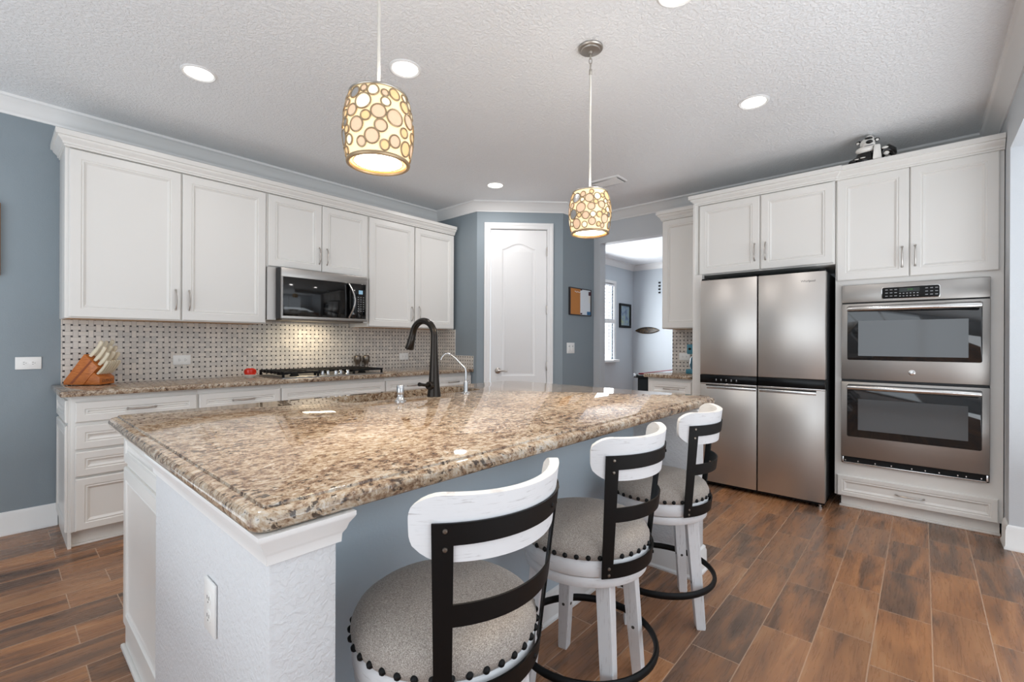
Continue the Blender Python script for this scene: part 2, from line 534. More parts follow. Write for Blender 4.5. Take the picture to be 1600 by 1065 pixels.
def sphere(bm, c, rx, ry=None, rz=None, seg=16, rings=10, mi=0, rot=None):
    ry = ry or rx; rz = rz or rx; c = Vector(c); Mx = rot or Matrix.Identity(3)
    loops = []
    for i in range(rings + 1):
        th = math.pi * i / rings; z = -math.cos(th); r = max(math.sin(th), 1e-4)
        loops.append([c + Mx @ Vector((rx * r * math.cos(k * 2 * math.pi / seg), ry * r * math.sin(k * 2 * math.pi / seg), rz * z)) for k in range(seg)])
    loft(bm, loops, mi=mi)


def sweep(bm, prof, path, mi=0, caps=True):
    """prof: (out, z) pairs; path: plan points; out is to the RIGHT of the walking direction, mitred."""
    P = [Vector((p[0], p[1])) for p in path]; n = len(P); loops = []
    for i in range(n):
        d0 = (P[i] - P[i - 1]).normalized() if i > 0 else None; d1 = (P[i + 1] - P[i]).normalized() if i < n - 1 else None
        r0 = Vector((d0.y, -d0.x)) if d0 else None; r1 = Vector((d1.y, -d1.x)) if d1 else None
        if r0 is None: m = r1
        elif r1 is None: m = r0
        else: m = (r0 + r1) / (1 + r0.dot(r1))
        loops.append([Vector((P[i].x + m.x * o, P[i].y + m.y * o, z)) for o, z in prof])
    loft(bm, loops, caps, caps, mi=mi)


def rrect(x0, x1, y0, y1, r, seg=6):
    rs = r if isinstance(r, (list, tuple)) else [r] * 4
    pts = []
    for (cx, cy, a0), rr in zip(((x0, y0, 180), (x1, y0, 270), (x1, y1, 0), (x0, y1, 90)), rs):
        ccx = cx + (rr if cx == x0 else -rr); ccy = cy + (rr if cy == y0 else -rr)
        for k in range(seg + 1):
            a = R(a0 + 90 * k / seg); pts.append((ccx + rr * math.cos(a), ccy + rr * math.sin(a)))
    return pts


def offset(pts, d):
    """inset a CCW plan polygon by d (mitred)"""
    out = []; n = len(pts)
    for i in range(n):
        a, b, c = Vector(pts[i - 1]), Vector(pts[i]), Vector(pts[(i + 1) % n])
        d0 = (b - a); d1 = (c - b)
        if d0.length < 1e-9: d0 = d1
        if d1.length < 1e-9: d1 = d0
        d0.normalize(); d1.normalize()
        n0 = Vector((-d0.y, d0.x)); n1 = Vector((-d1.y, d1.x)); m = (n0 + n1) / max(1 + n0.dot(n1), 0.2)
        out.append((b.x + m.x * d, b.y + m.y * d))
    return out


def slab(bm, outline, prof, hole=None, zt=None, zb=None):
    loops = [[Vector((x, y, z)) for x, y in offset(outline, ins)] for ins, z in prof]
    if not hole: loft(bm, loops); return
    vl = loft(bm, loops, False, False)
    z0, z1 = prof[0][1], prof[-1][1]
    ht = [bm.verts.new((x, y, z0)) for x, y in hole]; hb = [bm.verts.new((x, y, z1)) for x, y in hole]
    n = len(hole)
    for i in range(n): bm.faces.new((ht[i], ht[(i + 1) % n], hb[(i + 1) % n], hb[i]))
    for outer, inner in ((vl[0], ht), (vl[-1], hb)):
        es = []
        for L in (outer, inner):
            for i in range(len(L)):
                e = bm.edges.get((L[i], L[(i + 1) % len(L)])) or bm.edges.new((L[i], L[(i + 1) % len(L)])); es.append(e)
        bmesh.ops.triangle_fill(bm, use_beauty=True, use_dissolve=False, edges=es)


def text(name, s, size, mat, parent, F=None, u=0, z=0, n=0.0, ext=0.0004, align='CENTER', mtx=None):
    cu = bpy.data.curves.new(name, 'FONT'); cu.body = s; cu.size = size; cu.extrude = ext; cu.align_x = align; cu.align_y = 'CENTER'
    cu.materials.append(mat)
    tmp = bpy.data.objects.new(name + '_curve', cu); COL.objects.link(tmp)
    bpy.context.view_layer.update()
    me = bpy.data.meshes.new_from_object(tmp.evaluated_get(bpy.context.evaluated_depsgraph_get()))
    bpy.data.objects.remove(tmp)
    if not me.materials: me.materials.append(mat)
    me.name = name
    o = bpy.data.objects.new(name, me); COL.objects.link(o)
    if mtx is None:
        p = F.p(u, z, n)
        mtx = Matrix(((F.U.x, 0, F.N.x, p.x), (F.U.y, 0, F.N.y, p.y), (F.U.z, 1, F.N.z, p.z), (0, 0, 0, 1)))
    if parent is not None:
        o.parent = parent; mtx = Matrix.Translation(-ORG[parent.name]) @ mtx
    o.matrix_local = mtx
    return o


def pull(F, u, z, n, L, vertical, parent, name='handle'):
    bm = B(); pts = []; rad = []
    for k in range(13):
        t = k / 12; s = (t - 0.5) * L
        h = 0.008 + 0.020 * math.sin(math.pi * t) ** 0.6
        pts.append(F.p(u, z + s, n + h) if vertical else F.p(u + s, z, n + h)); rad.append(0.0036 + 0.0022 * math.sin(math.pi * t))
    tube(bm, pts, rad, 8)
    for e in (0, 12):
        q = pts[e]; base = q - F.N * ((q - F.O).dot(F.N) - n + 0.001)
        lathe(bm, [(0.0075, 0), (0.0075, 0.003), (0.0045, 0.006), (0.0045, 0.010)], base, 10, axis=F.N)
    return obj(name, bm, M['nickel'], parent, label='satin nickel arched pull')


def children_of(o): return [c for c in COL.objects if c.parent == o]


def dup(o, loc, rotz=0.0, label=None, group=None):
    kids = {}
    for c in COL.objects:
        if c.parent is not None: kids.setdefault(c.parent.name, []).append(c)
    def rec(src, par):
        c = src.copy(); COL.objects.link(c)
        if par is not None: c.parent = par
        for k in kids.get(src.name, []): rec(k, c)
        return c
    r = rec(o, None); r.location = loc; r.rotation_euler = (0, 0, rotz)
    if label: r['label'] = label
    if group: r['group'] = group
    return r


# ------------------------------------------------------------------ setting: floor, ceiling, walls
CZ = 2.752
bm = B(); box(bm, -3.6, 8.7, -4.6, 4.5, -0.10, 0.0); struct('floor', bm, M['floor'], 'wood-look plank tile floor in warm brown tones', 'floor')
bm = B(); box(bm, -3.6, 8.7, -4.6, 4.5, CZ, CZ + 0.12); struct('ceiling', bm, M['ceiling'], 'white textured ceiling of the kitchen', 'ceiling')
bm = B(); box(bm, -3.6, 3.62, 4.305, 4.425, 0, CZ); struct('wall_left', bm, M['bluewall'], 'slate blue wall behind the cooktop cabinets', 'wall')
bm = B(); box(bm, 3.5, 3.62, 3.63, 4.305, 0, CZ); struct('wall_return', bm, M['bluewall'], 'short slate blue wall beside the last upper cabinet', 'wall')
bm = B()
fbox(bm, FD, 0.0, 0.118, 0, CZ, -0.12, 0); fbox(bm, FD, 0.800, 0.945, 0, CZ, -0.12, 0); fbox(bm, FD, 0.118, 0.800, 2.49, CZ, -0.12, 0)
struct('wall_pantry', bm, M['bluewall'], 'diagonal slate blue wall around the white pantry door', 'wall')
bm = B(); box(bm, 4.168, 4.93, 2.962, 3.08, 0, CZ); struct('wall_nook', bm, M['bluewall'], 'slate blue wall carrying the cork and white board', 'wall')
bm = B()
box(bm, 4.812, 4.93, 2.874, 2.962, 0, CZ); box(bm, 4.812, 4.93, 1.985, 2.874, 2.405, CZ); box(bm, 4.812, 4.93, -0.53, 1.985, 0, CZ)
struct('wall_right', bm, M['greywall'], 'pale wall with the doorway to the side room and the fridge run', 'wall')
bm = B()
box(bm, 4.04, 4.93, -0.53, -0.392, 0, CZ); box(bm, 2.3, 4.04, -0.53, -0.392, 2.40, CZ)
struct('wall_south', bm, M['greywall'], 'pale wall end beside the oven tower with a header', 'wall')
# living area behind the camera
bm = B()
for x0, x1, z0, z1 in ((-3.6, -1.8, 0, CZ), (3.6, 4.93, 0, CZ), (-1.8, 3.6, 2.45, CZ), (-1.8, 3.6, 0, 0.12)): box(bm, x0, x1, -4.6, -4.48, z0, z1)
struct('wall_back', bm, M['greywall'], 'pale back wall with wide sliding windows', 'wall')
bm = B()
for y0, y1, z0, z1 in ((-4.6, -1.5, 0, CZ), (2.9, 4.425, 0, CZ), (-1.5, 2.9, 2.45, CZ), (-1.5, 2.9, 0, 0.25)): box(bm, -3.6, -3.48, y0, y1, z0, z1)
struct('wall_west', bm, M['greywall'], 'pale wall with a wide window behind the camera', 'wall')
bm = B(); box(bm, 4.812, 4.93, -4.6, -0.53, 0, CZ); struct('wall_east', bm, M['greywall'], 'pale wall of the living area beyond the header', 'wall')
# side room
bm = B()
for x0, x1, z0, z1 in ((4.93, 6.45, 0, CZ), (7.68, 8.6, 0, CZ), (6.45, 7.68, 2.32, CZ), (6.45, 7.68, 0, 0.91)): box(bm, x0, x1, 4.31, 4.43, z0, z1)
struct('wall_den_window', bm, M['denwall'], 'pale blue side-room wall with the blind-covered window', 'wall')
bm = B(); box(bm, 8.48, 8.60, 0.0, 4.31, 0, CZ); struct('wall_den_far', bm, M['denwall'], 'pale blue far wall of the side room', 'wall')
bm = B(); box(bm, 4.93, 8.48, 0.0, 0.12, 0, CZ); struct('wall_den_near', bm, M['denwall'], 'pale blue near wall of the side room', 'wall')

# crown moulding
CR = [(0.0, CZ), (0.0, CZ - 0.105), (0.008, CZ - 0.105), (0.010, CZ - 0.092), (0.016, CZ - 0.086), (0.024, CZ - 0.078), (0.034, CZ - 0.060), (0.050, CZ - 0.040), (0.066, CZ - 0.028), (0.072, CZ - 0.020), (0.084, CZ - 0.016), (0.086, CZ)]
bm = B(); sweep(bm, CR, [(-3.48, 4.305), (3.5, 4.305), (3.5, 3.63), (4.168, 2.962), (4.812, 2.962), (4.812, -0.392), (2.3, -0.392), (2.3, -0.53), (4.8, -0.53)])
struct('trim_1', bm, M['trimwhite'], 'white crown moulding along the kitchen ceiling', 'moulding')
bm = B(); sweep(bm, CR, [(4.93, 4.31), (8.48, 4.31), (8.48, 0.12)])
struct('trim_2', bm, M['trimwhite'], 'white crown moulding of the side room', 'moulding')
BBP = [(0, 0), (0.022, 0), (0.022, 0.012), (0.016, 0.020), (0.015, 0.115), (0.012, 0.122), (0.012, 0.134), (0.004, 0.145), (0, 0.145)]
bm = B(); sweep(bm, BBP, [(-3.48, 4.305), (0.285, 4.305)]); struct('baseboard_left', bm, M['trimwhite'], 'white baseboard on the slate blue wall by the drawers', 'baseboard')
bm = B(); sweep(bm, BBP, [(4.168 - 0.09, 2.962 + 0.09), (4.168, 2.962), (4.812, 2.962), (4.812, 2.874), (4.93, 2.874)]); struct('baseboard_nook', bm, M['trimwhite'], 'white baseboard under the cork board', 'baseboard')
bm = B(); sweep(bm, BBP, [(4.20, -0.392), (4.04, -0.392), (4.04, -0.53), (4.9, -0.53)]); struct('baseboard_south', bm, M['trimwhite'], 'white baseboard wrapped round the wall end by the oven tower', 'baseboard')
bm = B(); sweep(bm, BBP, [(4.93, 4.31), (8.48, 4.31), (8.48, 0.12)]); struct('baseboard_den', bm, M['trimwhite'], 'white baseboard of the side room', 'baseboard')

# windows behind the camera (frames only) and the side-room window
def win_frame(name, pts_fn, label, spans, u0, u1, z0, z1):
    bm = B()
    for a, b_, c, d in spans: pts_fn(bm, a, b_, c, d)
    return struct(name, bm, M['trimwhite'], label, 'window')
sp = [(-1.8, 3.6, 0.12, 0.20), (-1.8, 3.6, 2.37, 2.45)] + [(x, x + 0.08, 0.12, 2.45) for x in (-1.8, -0.48, 0.86, 2.2, 3.52)]
win_frame('window_1', lambda b, a, b_, c, d: box(b, a, b_, -4.58, -4.50, c, d), 'wide sliding window of the living area behind the camera', sp, 0, 0, 0, 0)
sp = [(-1.5, 2.9, 0.25, 0.33), (-1.5, 2.9, 2.37, 2.45)] + [(y, y + 0.08, 0.25, 2.45) for y in (-1.5, -0.04, 1.42, 2.82)]
win_frame('window_2', lambda b, a, b_, c, d: box(b, -3.58, -3.50, a, b_, c, d), 'wide window in the wall behind the camera', sp, 0, 0, 0, 0)
w3 = thing('window_3', 'bright side-room window with white blinds and sill', 'window', (7.06, 4.31, 0.9), kind='structure')
bm = B()
for x0, x1, z0, z1 in ((6.38, 7.76, 2.30, 2.37), (6.38, 6.45, 0.91, 2.30), (7.68, 7.75, 0.91, 2.30), (6.45, 7.68, 1.58, 1.65)): box(bm, x0, x1, 4.285, 4.33, z0, z1)
obj('window_frame', bm, M['trimwhite'], w3)
bm = B(); box(bm, 6.36, 7.78, 4.22, 4.31, 0.865, 0.91, 0.006); obj('window_sill', bm, M['trimwhite'], w3)
bm = B(); box(bm, 6.45, 7.68, 4.36, 4.37, 0.91, 2.32); obj('glass', bm, M['pane'], w3)
bl = thing('window_blind', 'white slatted blind covering the side-room window', 'blind', (7.06, 4.30, 0.92))
bm = B()
k = 0.96
while k < 2.28:
    hull_box(bm, [(6.47, 4.292, k + 0.014), (7.66, 4.292, k + 0.014), (7.66, 4.330, k), (6.47, 4.330, k), (6.47, 4.292, k + 0.017), (7.66, 4.292, k + 0.017), (7.66, 4.330, k + 0.003), (6.47, 4.330, k + 0.003)])
    k += 0.062
obj('slats', bm, M['blind'], bl)
bm = B()
for x in (6.62, 7.06, 7.5): box(bm, x - 0.012, x + 0.012, 4.289, 4.291, 0.93, 2.29)
obj('ladder_tape', bm, M['blind'], bl)
bm = B(); box(bm, 6.46, 7.67, 4.285, 4.335, 2.27, 2.315); obj('head_rail', bm, M['blind'], bl)

# ------------------------------------------------------------------ pantry door
dr = thing('door_1', 'white arched-panel pantry door in the diagonal blue wall', 'door', FD.p(0.46, 0, 0), kind='structure')
bm = B()
csp = [(0, 0.0), (0.014, 0.004), (0.016, 0.020), (0.012, 0.034), (0.019, 0.046), (0.019, 0.062), (0.014, 0.068), (0, 0.068)]
uL, uR, zT = 0.148, 0.770, 2.462
path3 = [(uL, 0.0, -1, 0), (uL, zT, -1, 1), (uR, zT, 1, 1), (uR, 0.0, 1, 0)]
loft(bm, [[FD.p(u + du * w, z + dz * w, h) for h, w in csp] for u, z, du, dz in path3])
obj('door_casing', bm, M['doorwhite'], dr)
bm = B()
fbox(bm, FD, 0.118, 0.148, 0, 2.49, -0.10, 0.004); fbox(bm, FD, 0.770, 0.80, 0, 2.49, -0.10, 0.004); fbox(bm, FD, 0.148, 0.770, 2.462, 2.49, -0.10, 0.004)
obj('door_jamb', bm, M['doorwhite'], dr)
# moulded slab with cathedral-arch panels
bm = B()
a0, a1, s0, s1, dn = 0.152, 0.766, 0.012, 2.457, -0.012
def arch_outline(u0, u1, z0, z1, rise):
    pts = [(u0, z0), (u1, z0), (u1, z1)]
    for k in range(1, 16):
        t = k / 16; pts.append((u1 + (u0 - u1) * t, z1 + rise * (0.5 - 0.5 * math.cos(2 * math.pi * t)) ** 0.8))
    pts.append((u0, z1)); return pts
holes = [arch_outline(0.275, 0.643, 0.858, 2.245, 0.062), [(0.275, 0.20), (0.643, 0.20), (0.643, 0.70), (0.275, 0.70)]]
rect = [(a0, s0), (a1, s0), (a1, s1), (a0, s1)]
rv = [bm.verts.new(FD.p(u, z, dn)) for u, z in rect]; rb = [bm.verts.new(FD.p(u, z, dn - 0.035)) for u, z in rect]
for i in range(4): bm.faces.new((rv[i], rv[(i + 1) % 4], rb[(i + 1) % 4], rb[i]))
bm.faces.new(rb[::-1])
es = [bm.edges.get((rv[i], rv[(i + 1) % 4])) for i in range(4)]
for h in holes:
    vl = loft(bm, [[FD.p(u, z, dn + d) for u, z in offset(h, ins)] for ins, d in ((0, 0), (0.008, -0.007), (0.016, -0.009), (0.026, -0.009), (0.040, -0.003), (0.044, -0.002))], False, True)
    for i in range(len(vl[0])): es.append(bm.edges.get((vl[0][i], vl[0][(i + 1) % len(vl[0])])))
bmesh.ops.triangle_fill(bm, use_beauty=True, use_dissolve=False, edges=es)
slabo = obj('door_leaf', bm, M['doorwhite'], dr, 30)
bm = B(); hp = FD.p(0.232, 0.912, dn)
lathe(bm, [(0.032, 0), (0.032, 0.006), (0.026, 0.012), (0.013, 0.016), (0.012, 0.045)], hp, 20, axis=FD.N)
tube(bm, [FD.p(0.232, 0.912, dn + 0.045), FD.p(0.262, 0.914, dn + 0.050), FD.p(0.300, 0.912, dn + 0.050), FD.p(0.335, 0.908, dn + 0.046)], [0.012, 0.010, 0.008, 0.006], 10)
obj('lever_handle', bm, M['nickel'], dr, label='satin nickel lever handle')
for z in (2.222, 1.581, 0.961, 0.25):
    bm = B(); fbox(bm, FD, 0.763, 0.776, z - 0.048, z + 0.048, dn, 0.008, 0.002); obj('hinge', bm, M['nickel'], dr)

# ------------------------------------------------------------------ cabinets: helpers
def door(F, u0, u1, z0, z1, n, parent, hu=None, hz=None, L=0.138, st=0.058, hv=True, name='door'):
    bm = B(); panel(bm, F, u0, u1, z0, z1, n, 0.02, st)
    d = obj(name, bm, M['white'], parent, 30)
    if hu is not None: pull(F, hu, hz, n, L, hv, d)
    return d

UA = FA(3.947)
WY = 4.304
def upper(name, label, x0, x1, z0, doors, zt=2.4245):
    t = thing(name, label, 'cabinet', ((x0 + x1) / 2, WY, z0), group='white upper cabinets on the blue wall')
    bm = B(); box(bm, x0, x1, 3.968, WY, z0, zt, 0.001); obj('carcass', bm, M['white'], t)
    bm = B(); box(bm, x0 + 0.018, x1 - 0.018, 3.985, 4.29, z0 - 0.0012, z0 + 0.002); obj('underside', bm, M['underwood'], t, label='bare maple underside')
    for d in doors: door(UA, *d, t) if len(d) == 5 else door(UA, d[0], d[1], d[2], d[3], d[4], t, d[5], d[6])
    return t

u1 = upper('upper_cabinet', 'tall white two-door upper cabinet above the knife block', 0.289, 1.462, 1.366, [(0.307, 0.884, 1.372, 2.418, 0.0, 0.854, 1.516), (0.894, 1.452, 1.372, 2.418, 0.0, 0.934, 1.517)])
u2 = upper('upper_cabinet', 'short white two-door upper cabinet directly over the microwave', 1.464, 2.370, 1.830, [(1.473, 1.915, 1.836, 2.418, 0.0, 1.893, 1.974), (1.921, 2.362, 1.836, 2.418, 0.0, 1.9625, 1.973)])
u3 = upper('upper_cabinet', 'tall white two-door upper cabinet behind the black faucet, by the pantry', 2.372, 3.458, 1.366, [(2.383, 2.906, 1.372, 2.418, 0.0, 2.875, 1.513), (2.918, 3.448, 1.372, 2.418, 0.0, 2.968, 1.522)])
CC = [(0.0, 2.425), (0.005, 2.425), (0.006, 2.436), (0.013, 2.438), (0.014, 2.449), (0.019, 2.455), (0.030, 2.466), (0.034, 2.472), (0.035, 2.480), (0.046, 2.483), (0.046, 2.515), (-0.02, 2.515), (-0.02, 2.425)]
bm = B(); sweep(bm, CC, [(0.289, 4.30), (0.289, 3.949), (3.453, 3.949)])
cm = obj('cabinet_crown', bm, M['white'], None, 30)
tag(cm, 'white crown moulding capping the upper cabinets on the blue wall', 'moulding')

# base cabinets on the blue wall
BA = FA(3.700)
def base(name, label, x0, x1, fronts, left_end=False):
    t = thing(name, label, 'cabinet', ((x0 + x1) / 2, 4.0, 0), group='white base cabinets under the cooktop counter')
    bm = B(); box(bm, x0, x1, 3.722, WY, 0.098, 0.897, 0.001); obj('carcass', bm, M['white'], t)
    bm = B(); box(bm, x0, x1, 3.775, WY, 0.0, 0.098); box(bm, x0, x1, 3.757, 3.776, 0.0, 0.014, 0.004); obj('toe_kick', bm, M['white'], t)
    for f in fronts:
        u0, u1, z0, z1, hu, hv = f[:6]
        if hu is None: door(BA, u0, u1, z0, z1, 0.0, t, st=0.045, name=f[6] if len(f) > 6 else 'drawer')
        else: door(BA, u0, u1, z0, z1, 0.0, t, hu, (0.803 if not hv else 0.58), 0.14, 0.045, hv, f[6] if len(f) > 6 else 'drawer')
    return t
b1 = base('base_cabinet', 'white four-drawer base cabinet at the open end, below the knife block', 0.300, 0.931,
          [(0.318, 0.923, 0.742, 0.861, 0.626, False), (0.318, 0.923, 0.582, 0.722, None, False), (0.318, 0.923, 0.422, 0.568, None, False), (0.318, 0.923, 0.103, 0.410, None, False)])
FL = FB(0.289)
bm = B(); box(bm, 0.289, 0.305, 3.735, WY, 0.0, 0.897); obj('end_panel', bm, M['white'], b1)
bm = B(); panel(bm, FL, -4.29, -3.74, 0.742, 0.872, 0.013, 0.0125, 0.04, 0.009); panel(bm, FL, -4.29, -3.74, 0.10, 0.722, 0.013, 0.0125, 0.05, 0.009); obj('end_moulding', bm, M['white'], b1, 30)
b2 = base('base_cabinet', 'narrow white base cabinet left of the cooktop, with one drawer', 0.931, 1.480, [(0.938, 1.472, 0.742, 0.861, 1.215, False), (0.938, 1.472, 0.103, 0.722, None, False, 'door')])
b3 = base('base_cabinet', 'wide white base cabinet with a plain front under the cooktop', 1.480, 2.408, [(1.484, 2.402, 0.742, 0.861, None, False), (1.484, 1.94, 0.103, 0.722, None, False, 'door'), (1.946, 2.402, 0.103, 0.722, None, False, 'door')])
b4 = base('base_cabinet', 'white two-drawer base cabinet beside the pantry, behind the faucet', 2.408, 3.496, [(2.414, 3.0, 0.742, 0.861, 2.722, False), (3.006, 3.488, 0.742, 0.861, 3.24, False), (2.414, 2.94, 0.103, 0.722, None, False, 'door'), (2.946, 3.488, 0.103, 0.722, None, False, 'door')])
bm = B()
slab(bm, rrect(0.250, 3.498, 3.668, 4.303, [0.02, 0.01, 0.004, 0.004], 3), [(0.006, 0.93), (0.002, 0.928), (0.0, 0.923), (0.0, 0.905), (0.003, 0.899), (0.008, 0.897)])
ct = obj('countertop', bm, M['granite'], None, 30); tag(ct, 'brown granite countertop along the blue wall, under the knife block and cooktop', 'countertop')
bm = B(); box(bm, 0.297, 3.498, 4.295, 4.3045, 0.93, 1.366); box(bm, 1.466, 2.37, 4.295, 4.3045, 1.366, 1.44)
sb = obj('backsplash', bm, M['splash']); tag(sb, 'basketweave mosaic tile backsplash behind the cooktop', 'backsplash', kind='structure')
bm = B(); box(bm, 3.4915, 3.4995, 3.975, 4.295, 0.93, 1.366); box(bm, 3.4915, 3.4995, 3.677, 3.975, 0.93, 1.072)
sb = obj('backsplash', bm, M['splash_y']); tag(sb, 'stepped basketweave side splash on the short blue wall', 'backsplash', kind='structure')

# microwave
mw = thing('microwave', 'over-the-range stainless microwave with black glass door', 'microwave', (1.93, 4.1, 1.41))
bm = B(); box(bm, 1.534, 2.318, 3.895, 4.294, 1.412, 1.826, 0.003); obj('body', bm, M['darkgrey'], mw)
for q0, q1 in ((1.464, 1.532), (2.320, 2.370)):
    bm = B(); box(bm, q0, q1, 3.950, 4.29, 1.40, 1.828); obj('filler_panel', bm, M['steel'], mw, label='stainless filler strip')
FM = FA(3.87)
bm = B(); fbox(bm, FM, 1.542, 2.314, 1.752, 1.826, -0.03, 0.0, 0.003); fbox(bm, FM, 1.542, 2.314, 1.410, 1.434, -0.03, 0.004, 0.003); fbox(bm, FM, 1.542, 1.556, 1.43, 1.756, -0.03, 0.0); fbox(bm, FM, 2.300, 2.314, 1.43, 1.756, -0.03, 0.0); obj('front_trim', bm, M['steelh'], mw)
bm = B(); fbox(bm, FM, 1.556, 2.150, 1.434, 1.752, -0.02, 0.003, 0.002); dglass = obj('door', bm, M['blackgloss'], mw)
bm = B(); pts = []; 
for k in range(15):
    t = k / 14; pts.append(FM.p(2.128 + 0.040 * math.sin(math.pi * t) - 0.004, 1.745 - 0.305 * t, 0.012 + 0.036 * math.sin(math.pi * t)))
tube(bm, pts, 0.016, 10, flat=(1.0, 0.55)); obj('handle', bm, M['steelbar'], dglass)
bm = B(); fbox(bm, FM, 2.152, 2.300, 1.434, 1.752, -0.02, 0.003, 0.002); cp = obj('control_panel', bm, M['blackgloss'], mw)
bm = B(); fbox(bm, FM, 2.226, 2.266, 1.660, 1.695, 0.003, 0.0045); obj('display', bm, M['mwdisplay'], cp)
bm = B()
for i in range(7):
    for j in range(3): fbox(bm, FM, 2.216 + j * 0.026, 2.228 + j * 0.026, 1.628 - i * 0.021, 1.633 - i * 0.021, 0.003, 0.0042)
obj('buttons', bm, M['print'], cp)
bm = B(); box(bm, 1.56, 2.29, 3.90, 4.27, 1.400, 1.413, 0.002); obj('grease_filter', bm, M['pewter'], mw)
hoodl = area('cooktop_lamp', (1.93, 4.10, 1.396), (0, 0, 0), 0.30, 0.08, 2.2, (1.0, 0.86, 0.62))

# cooktop
ck = thing('cooktop', 'black gas cooktop with iron grates and silver knobs', 'cooktop', (1.95, 3.96, 0.93))
bm = B(); slab(bm, rrect(1.492, 2.402, 3.712, 4.225, 0.02, 4), [(0.004, 0.940), (0.0, 0.937), (0.0, 0.931)]); obj('tray', bm, M['steelh'], ck)
for (bx, by, br) in ((1.64, 4.09, 0.042), (1.64, 3.85, 0.036), (1.95, 4.02, 0.055), (2.25, 4.09, 0.042), (2.25, 3.85, 0.036)):
    bm = B(); lathe(bm, [(br, 0.940), (br, 0.950), (br * 0.8, 0.952), (br * 0.8, 0.958), (br * 0.3, 0.960)], (bx, by, 0), 20); obj('burner', bm, M['black'], ck)
for gx0, gx1 in ((1.500, 1.795), (1.800, 2.095), (2.100, 2.395)):
    bm = B(); y0, y1 = (3.73, 4.21) if gx0 != 1.800 else (3.83, 4.21)
    for x in (gx0 + 0.008, gx1 - 0.008): box(bm, x - 0.008, x + 0.008, y0, y1, 0.966, 0.982, 0.003)
    for y in (y0 + 0.008, y1 - 0.008, (y0 + y1) / 2): box(bm, gx0, gx1, y - 0.007, y + 0.007, 0.966, 0.982, 0.003)
    for k in range(1, 5): xx = gx0 + (gx1 - gx0) * k / 5; box(bm, xx - 0.005, xx + 0.005, y0, y1, 0.968, 0.984, 0.002)
    for k in range(9): yy = y0 + (y1 - y0) * k / 8.0; 
    for x in (gx0 + 0.008, gx1 - 0.008):
        for y in (y0 + 0.01, y1 - 0.01): box(bm, x - 0.008, x + 0.008, y - 0.008, y + 0.008, 0.940, 0.968, 0.002)
    if gx0 == 1.500:
        for k in range(7): yy = 3.75 + k * 0.07; box(bm, gx0 - 0.006, gx0 + 0.05, yy - 0.006, yy + 0.006, 0.962, 0.986, 0.002)
    obj('grate', bm, M['blackmetal'], ck)
for k, (kx, ky) in enumerate(((1.835, 3.765), (1.893, 3.785), (1.95, 3.755), (2.008, 3.785), (2.065, 3.765))):
    bm = B(); lathe(bm, [(0.020, 0.940), (0.020, 0.946), (0.016, 0.950), (0.015, 0.972), (0.012, 0.975)], (kx, ky, 0), 16); box(bm, kx - 0.004, kx + 0.004, ky - 0.016, ky + 0.016, 0.974, 0.980, 0.002); obj('knob', bm, M['chrome'], ck)

# salt and pepper mills behind the cooktop
for (x, y, lab) in ((2.44, 4.255, 'pewter pepper mill by the backsplash, left one of the pair'), (2.525, 4.235, 'pewter salt shaker by the backsplash, right one of the pair')):
    bm = B(); lathe(bm, [(0.030, 0.9303), (0.030, 0.945), (0.021, 0.965), (0.018, 0.99), (0.024, 1.015), (0.034, 1.03), (0.034, 1.075), (0.026, 1.086), (0.008, 1.088)], (x, y, 0), 20)
    o = obj('pepper_mill', bm, M['pewter'], None, origin=(x, y, 0.93)); tag(o, lab, 'mill', 'mills behind the cooktop')

# red ceramic on saucer
bm = B(); cx, cy = 1.375, 4.05
lathe(bm, [(0.030, 0.9303), (0.034, 0.936), (0.054, 0.950), (0.058, 0.958), (0.052, 0.956), (0.030, 0.946)], (cx, cy, 0), 24); o = obj('saucer', bm, M['saucer'], None, origin=(cx, cy, 0.93)); tag(o, 'small white saucer left of the cooktop', 'saucer')
rt_ = thing('ceramic_tomato', 'small red ceramic tomato sitting on the white saucer', 'ornament', (cx, cy, 0.94))
bm = B(); lathe(bm, [(0.020, 0.9467), (0.038, 0.954), (0.046, 0.974), (0.042, 0.996), (0.024, 1.007), (0.008, 1.004)], (cx, cy, 0), 24); obj('body', bm, M['red'], rt_)
bm = B()
for k in range(5):
    a = k * 2 * math.pi / 5; prism(bm, [(cx + 0.004 * math.cos(a + 1.3), cy + 0.004 * math.sin(a + 1.3), 1.006), (cx + 0.022 * math.cos(a), cy + 0.022 * math.sin(a), 1.010), (cx + 0.004 * math.cos(a - 1.3), cy + 0.004 * math.sin(a - 1.3), 1.006)], (0, 0, 0.003))
lathe(bm, [(0.004, 1.004), (0.003, 1.022)], (cx, cy, 0), 8); obj('stalk', bm, M['saucer'], rt_)

# knife block
KA = Vector((0.7071, -0.7071, 0)); KB = Vector((0.7071, 0.7071, 0)); K0 = Vector((0.300, 4.175, 0.9315))
def kp(a, b, z): return K0 + KA * a + KB * b + Vector((0, 0, z))
kb = thing('knife_block', 'slanted cherry wood knife block at the counter end', 'knife block', kp(0.1, 0.065, 0))
prof_main = [(0.0, 0.004), (0.0, 0.026), (0.128, 0.205), (0.215, 0.118), (0.158, 0.052), (0.126, 0.004)]
bm = B(); prism(bm, [kp(a, 0, z) for a, z in prof_main], KB * 0.130, 0.003); obj('block', bm, M['knifewood'], kb)
bm = B(); prism(bm, [kp(a, 0.004, z) for a, z in ((0.120, 0.004), (0.160, 0.054), (0.182, 0.084), (0.222, 0.052), (0.222, 0.004))], KB * 0.122, 0.003); step = obj('step', bm, M['knifewood'], kb)
bm = B()
for b_ in (-0.0012,): prism(bm, [kp(a, b_, z) for a, z in ((0.040, 0.012), (0.058, 0.012), (0.178, 0.157), (0.170, 0.165))], KB * 0.003)
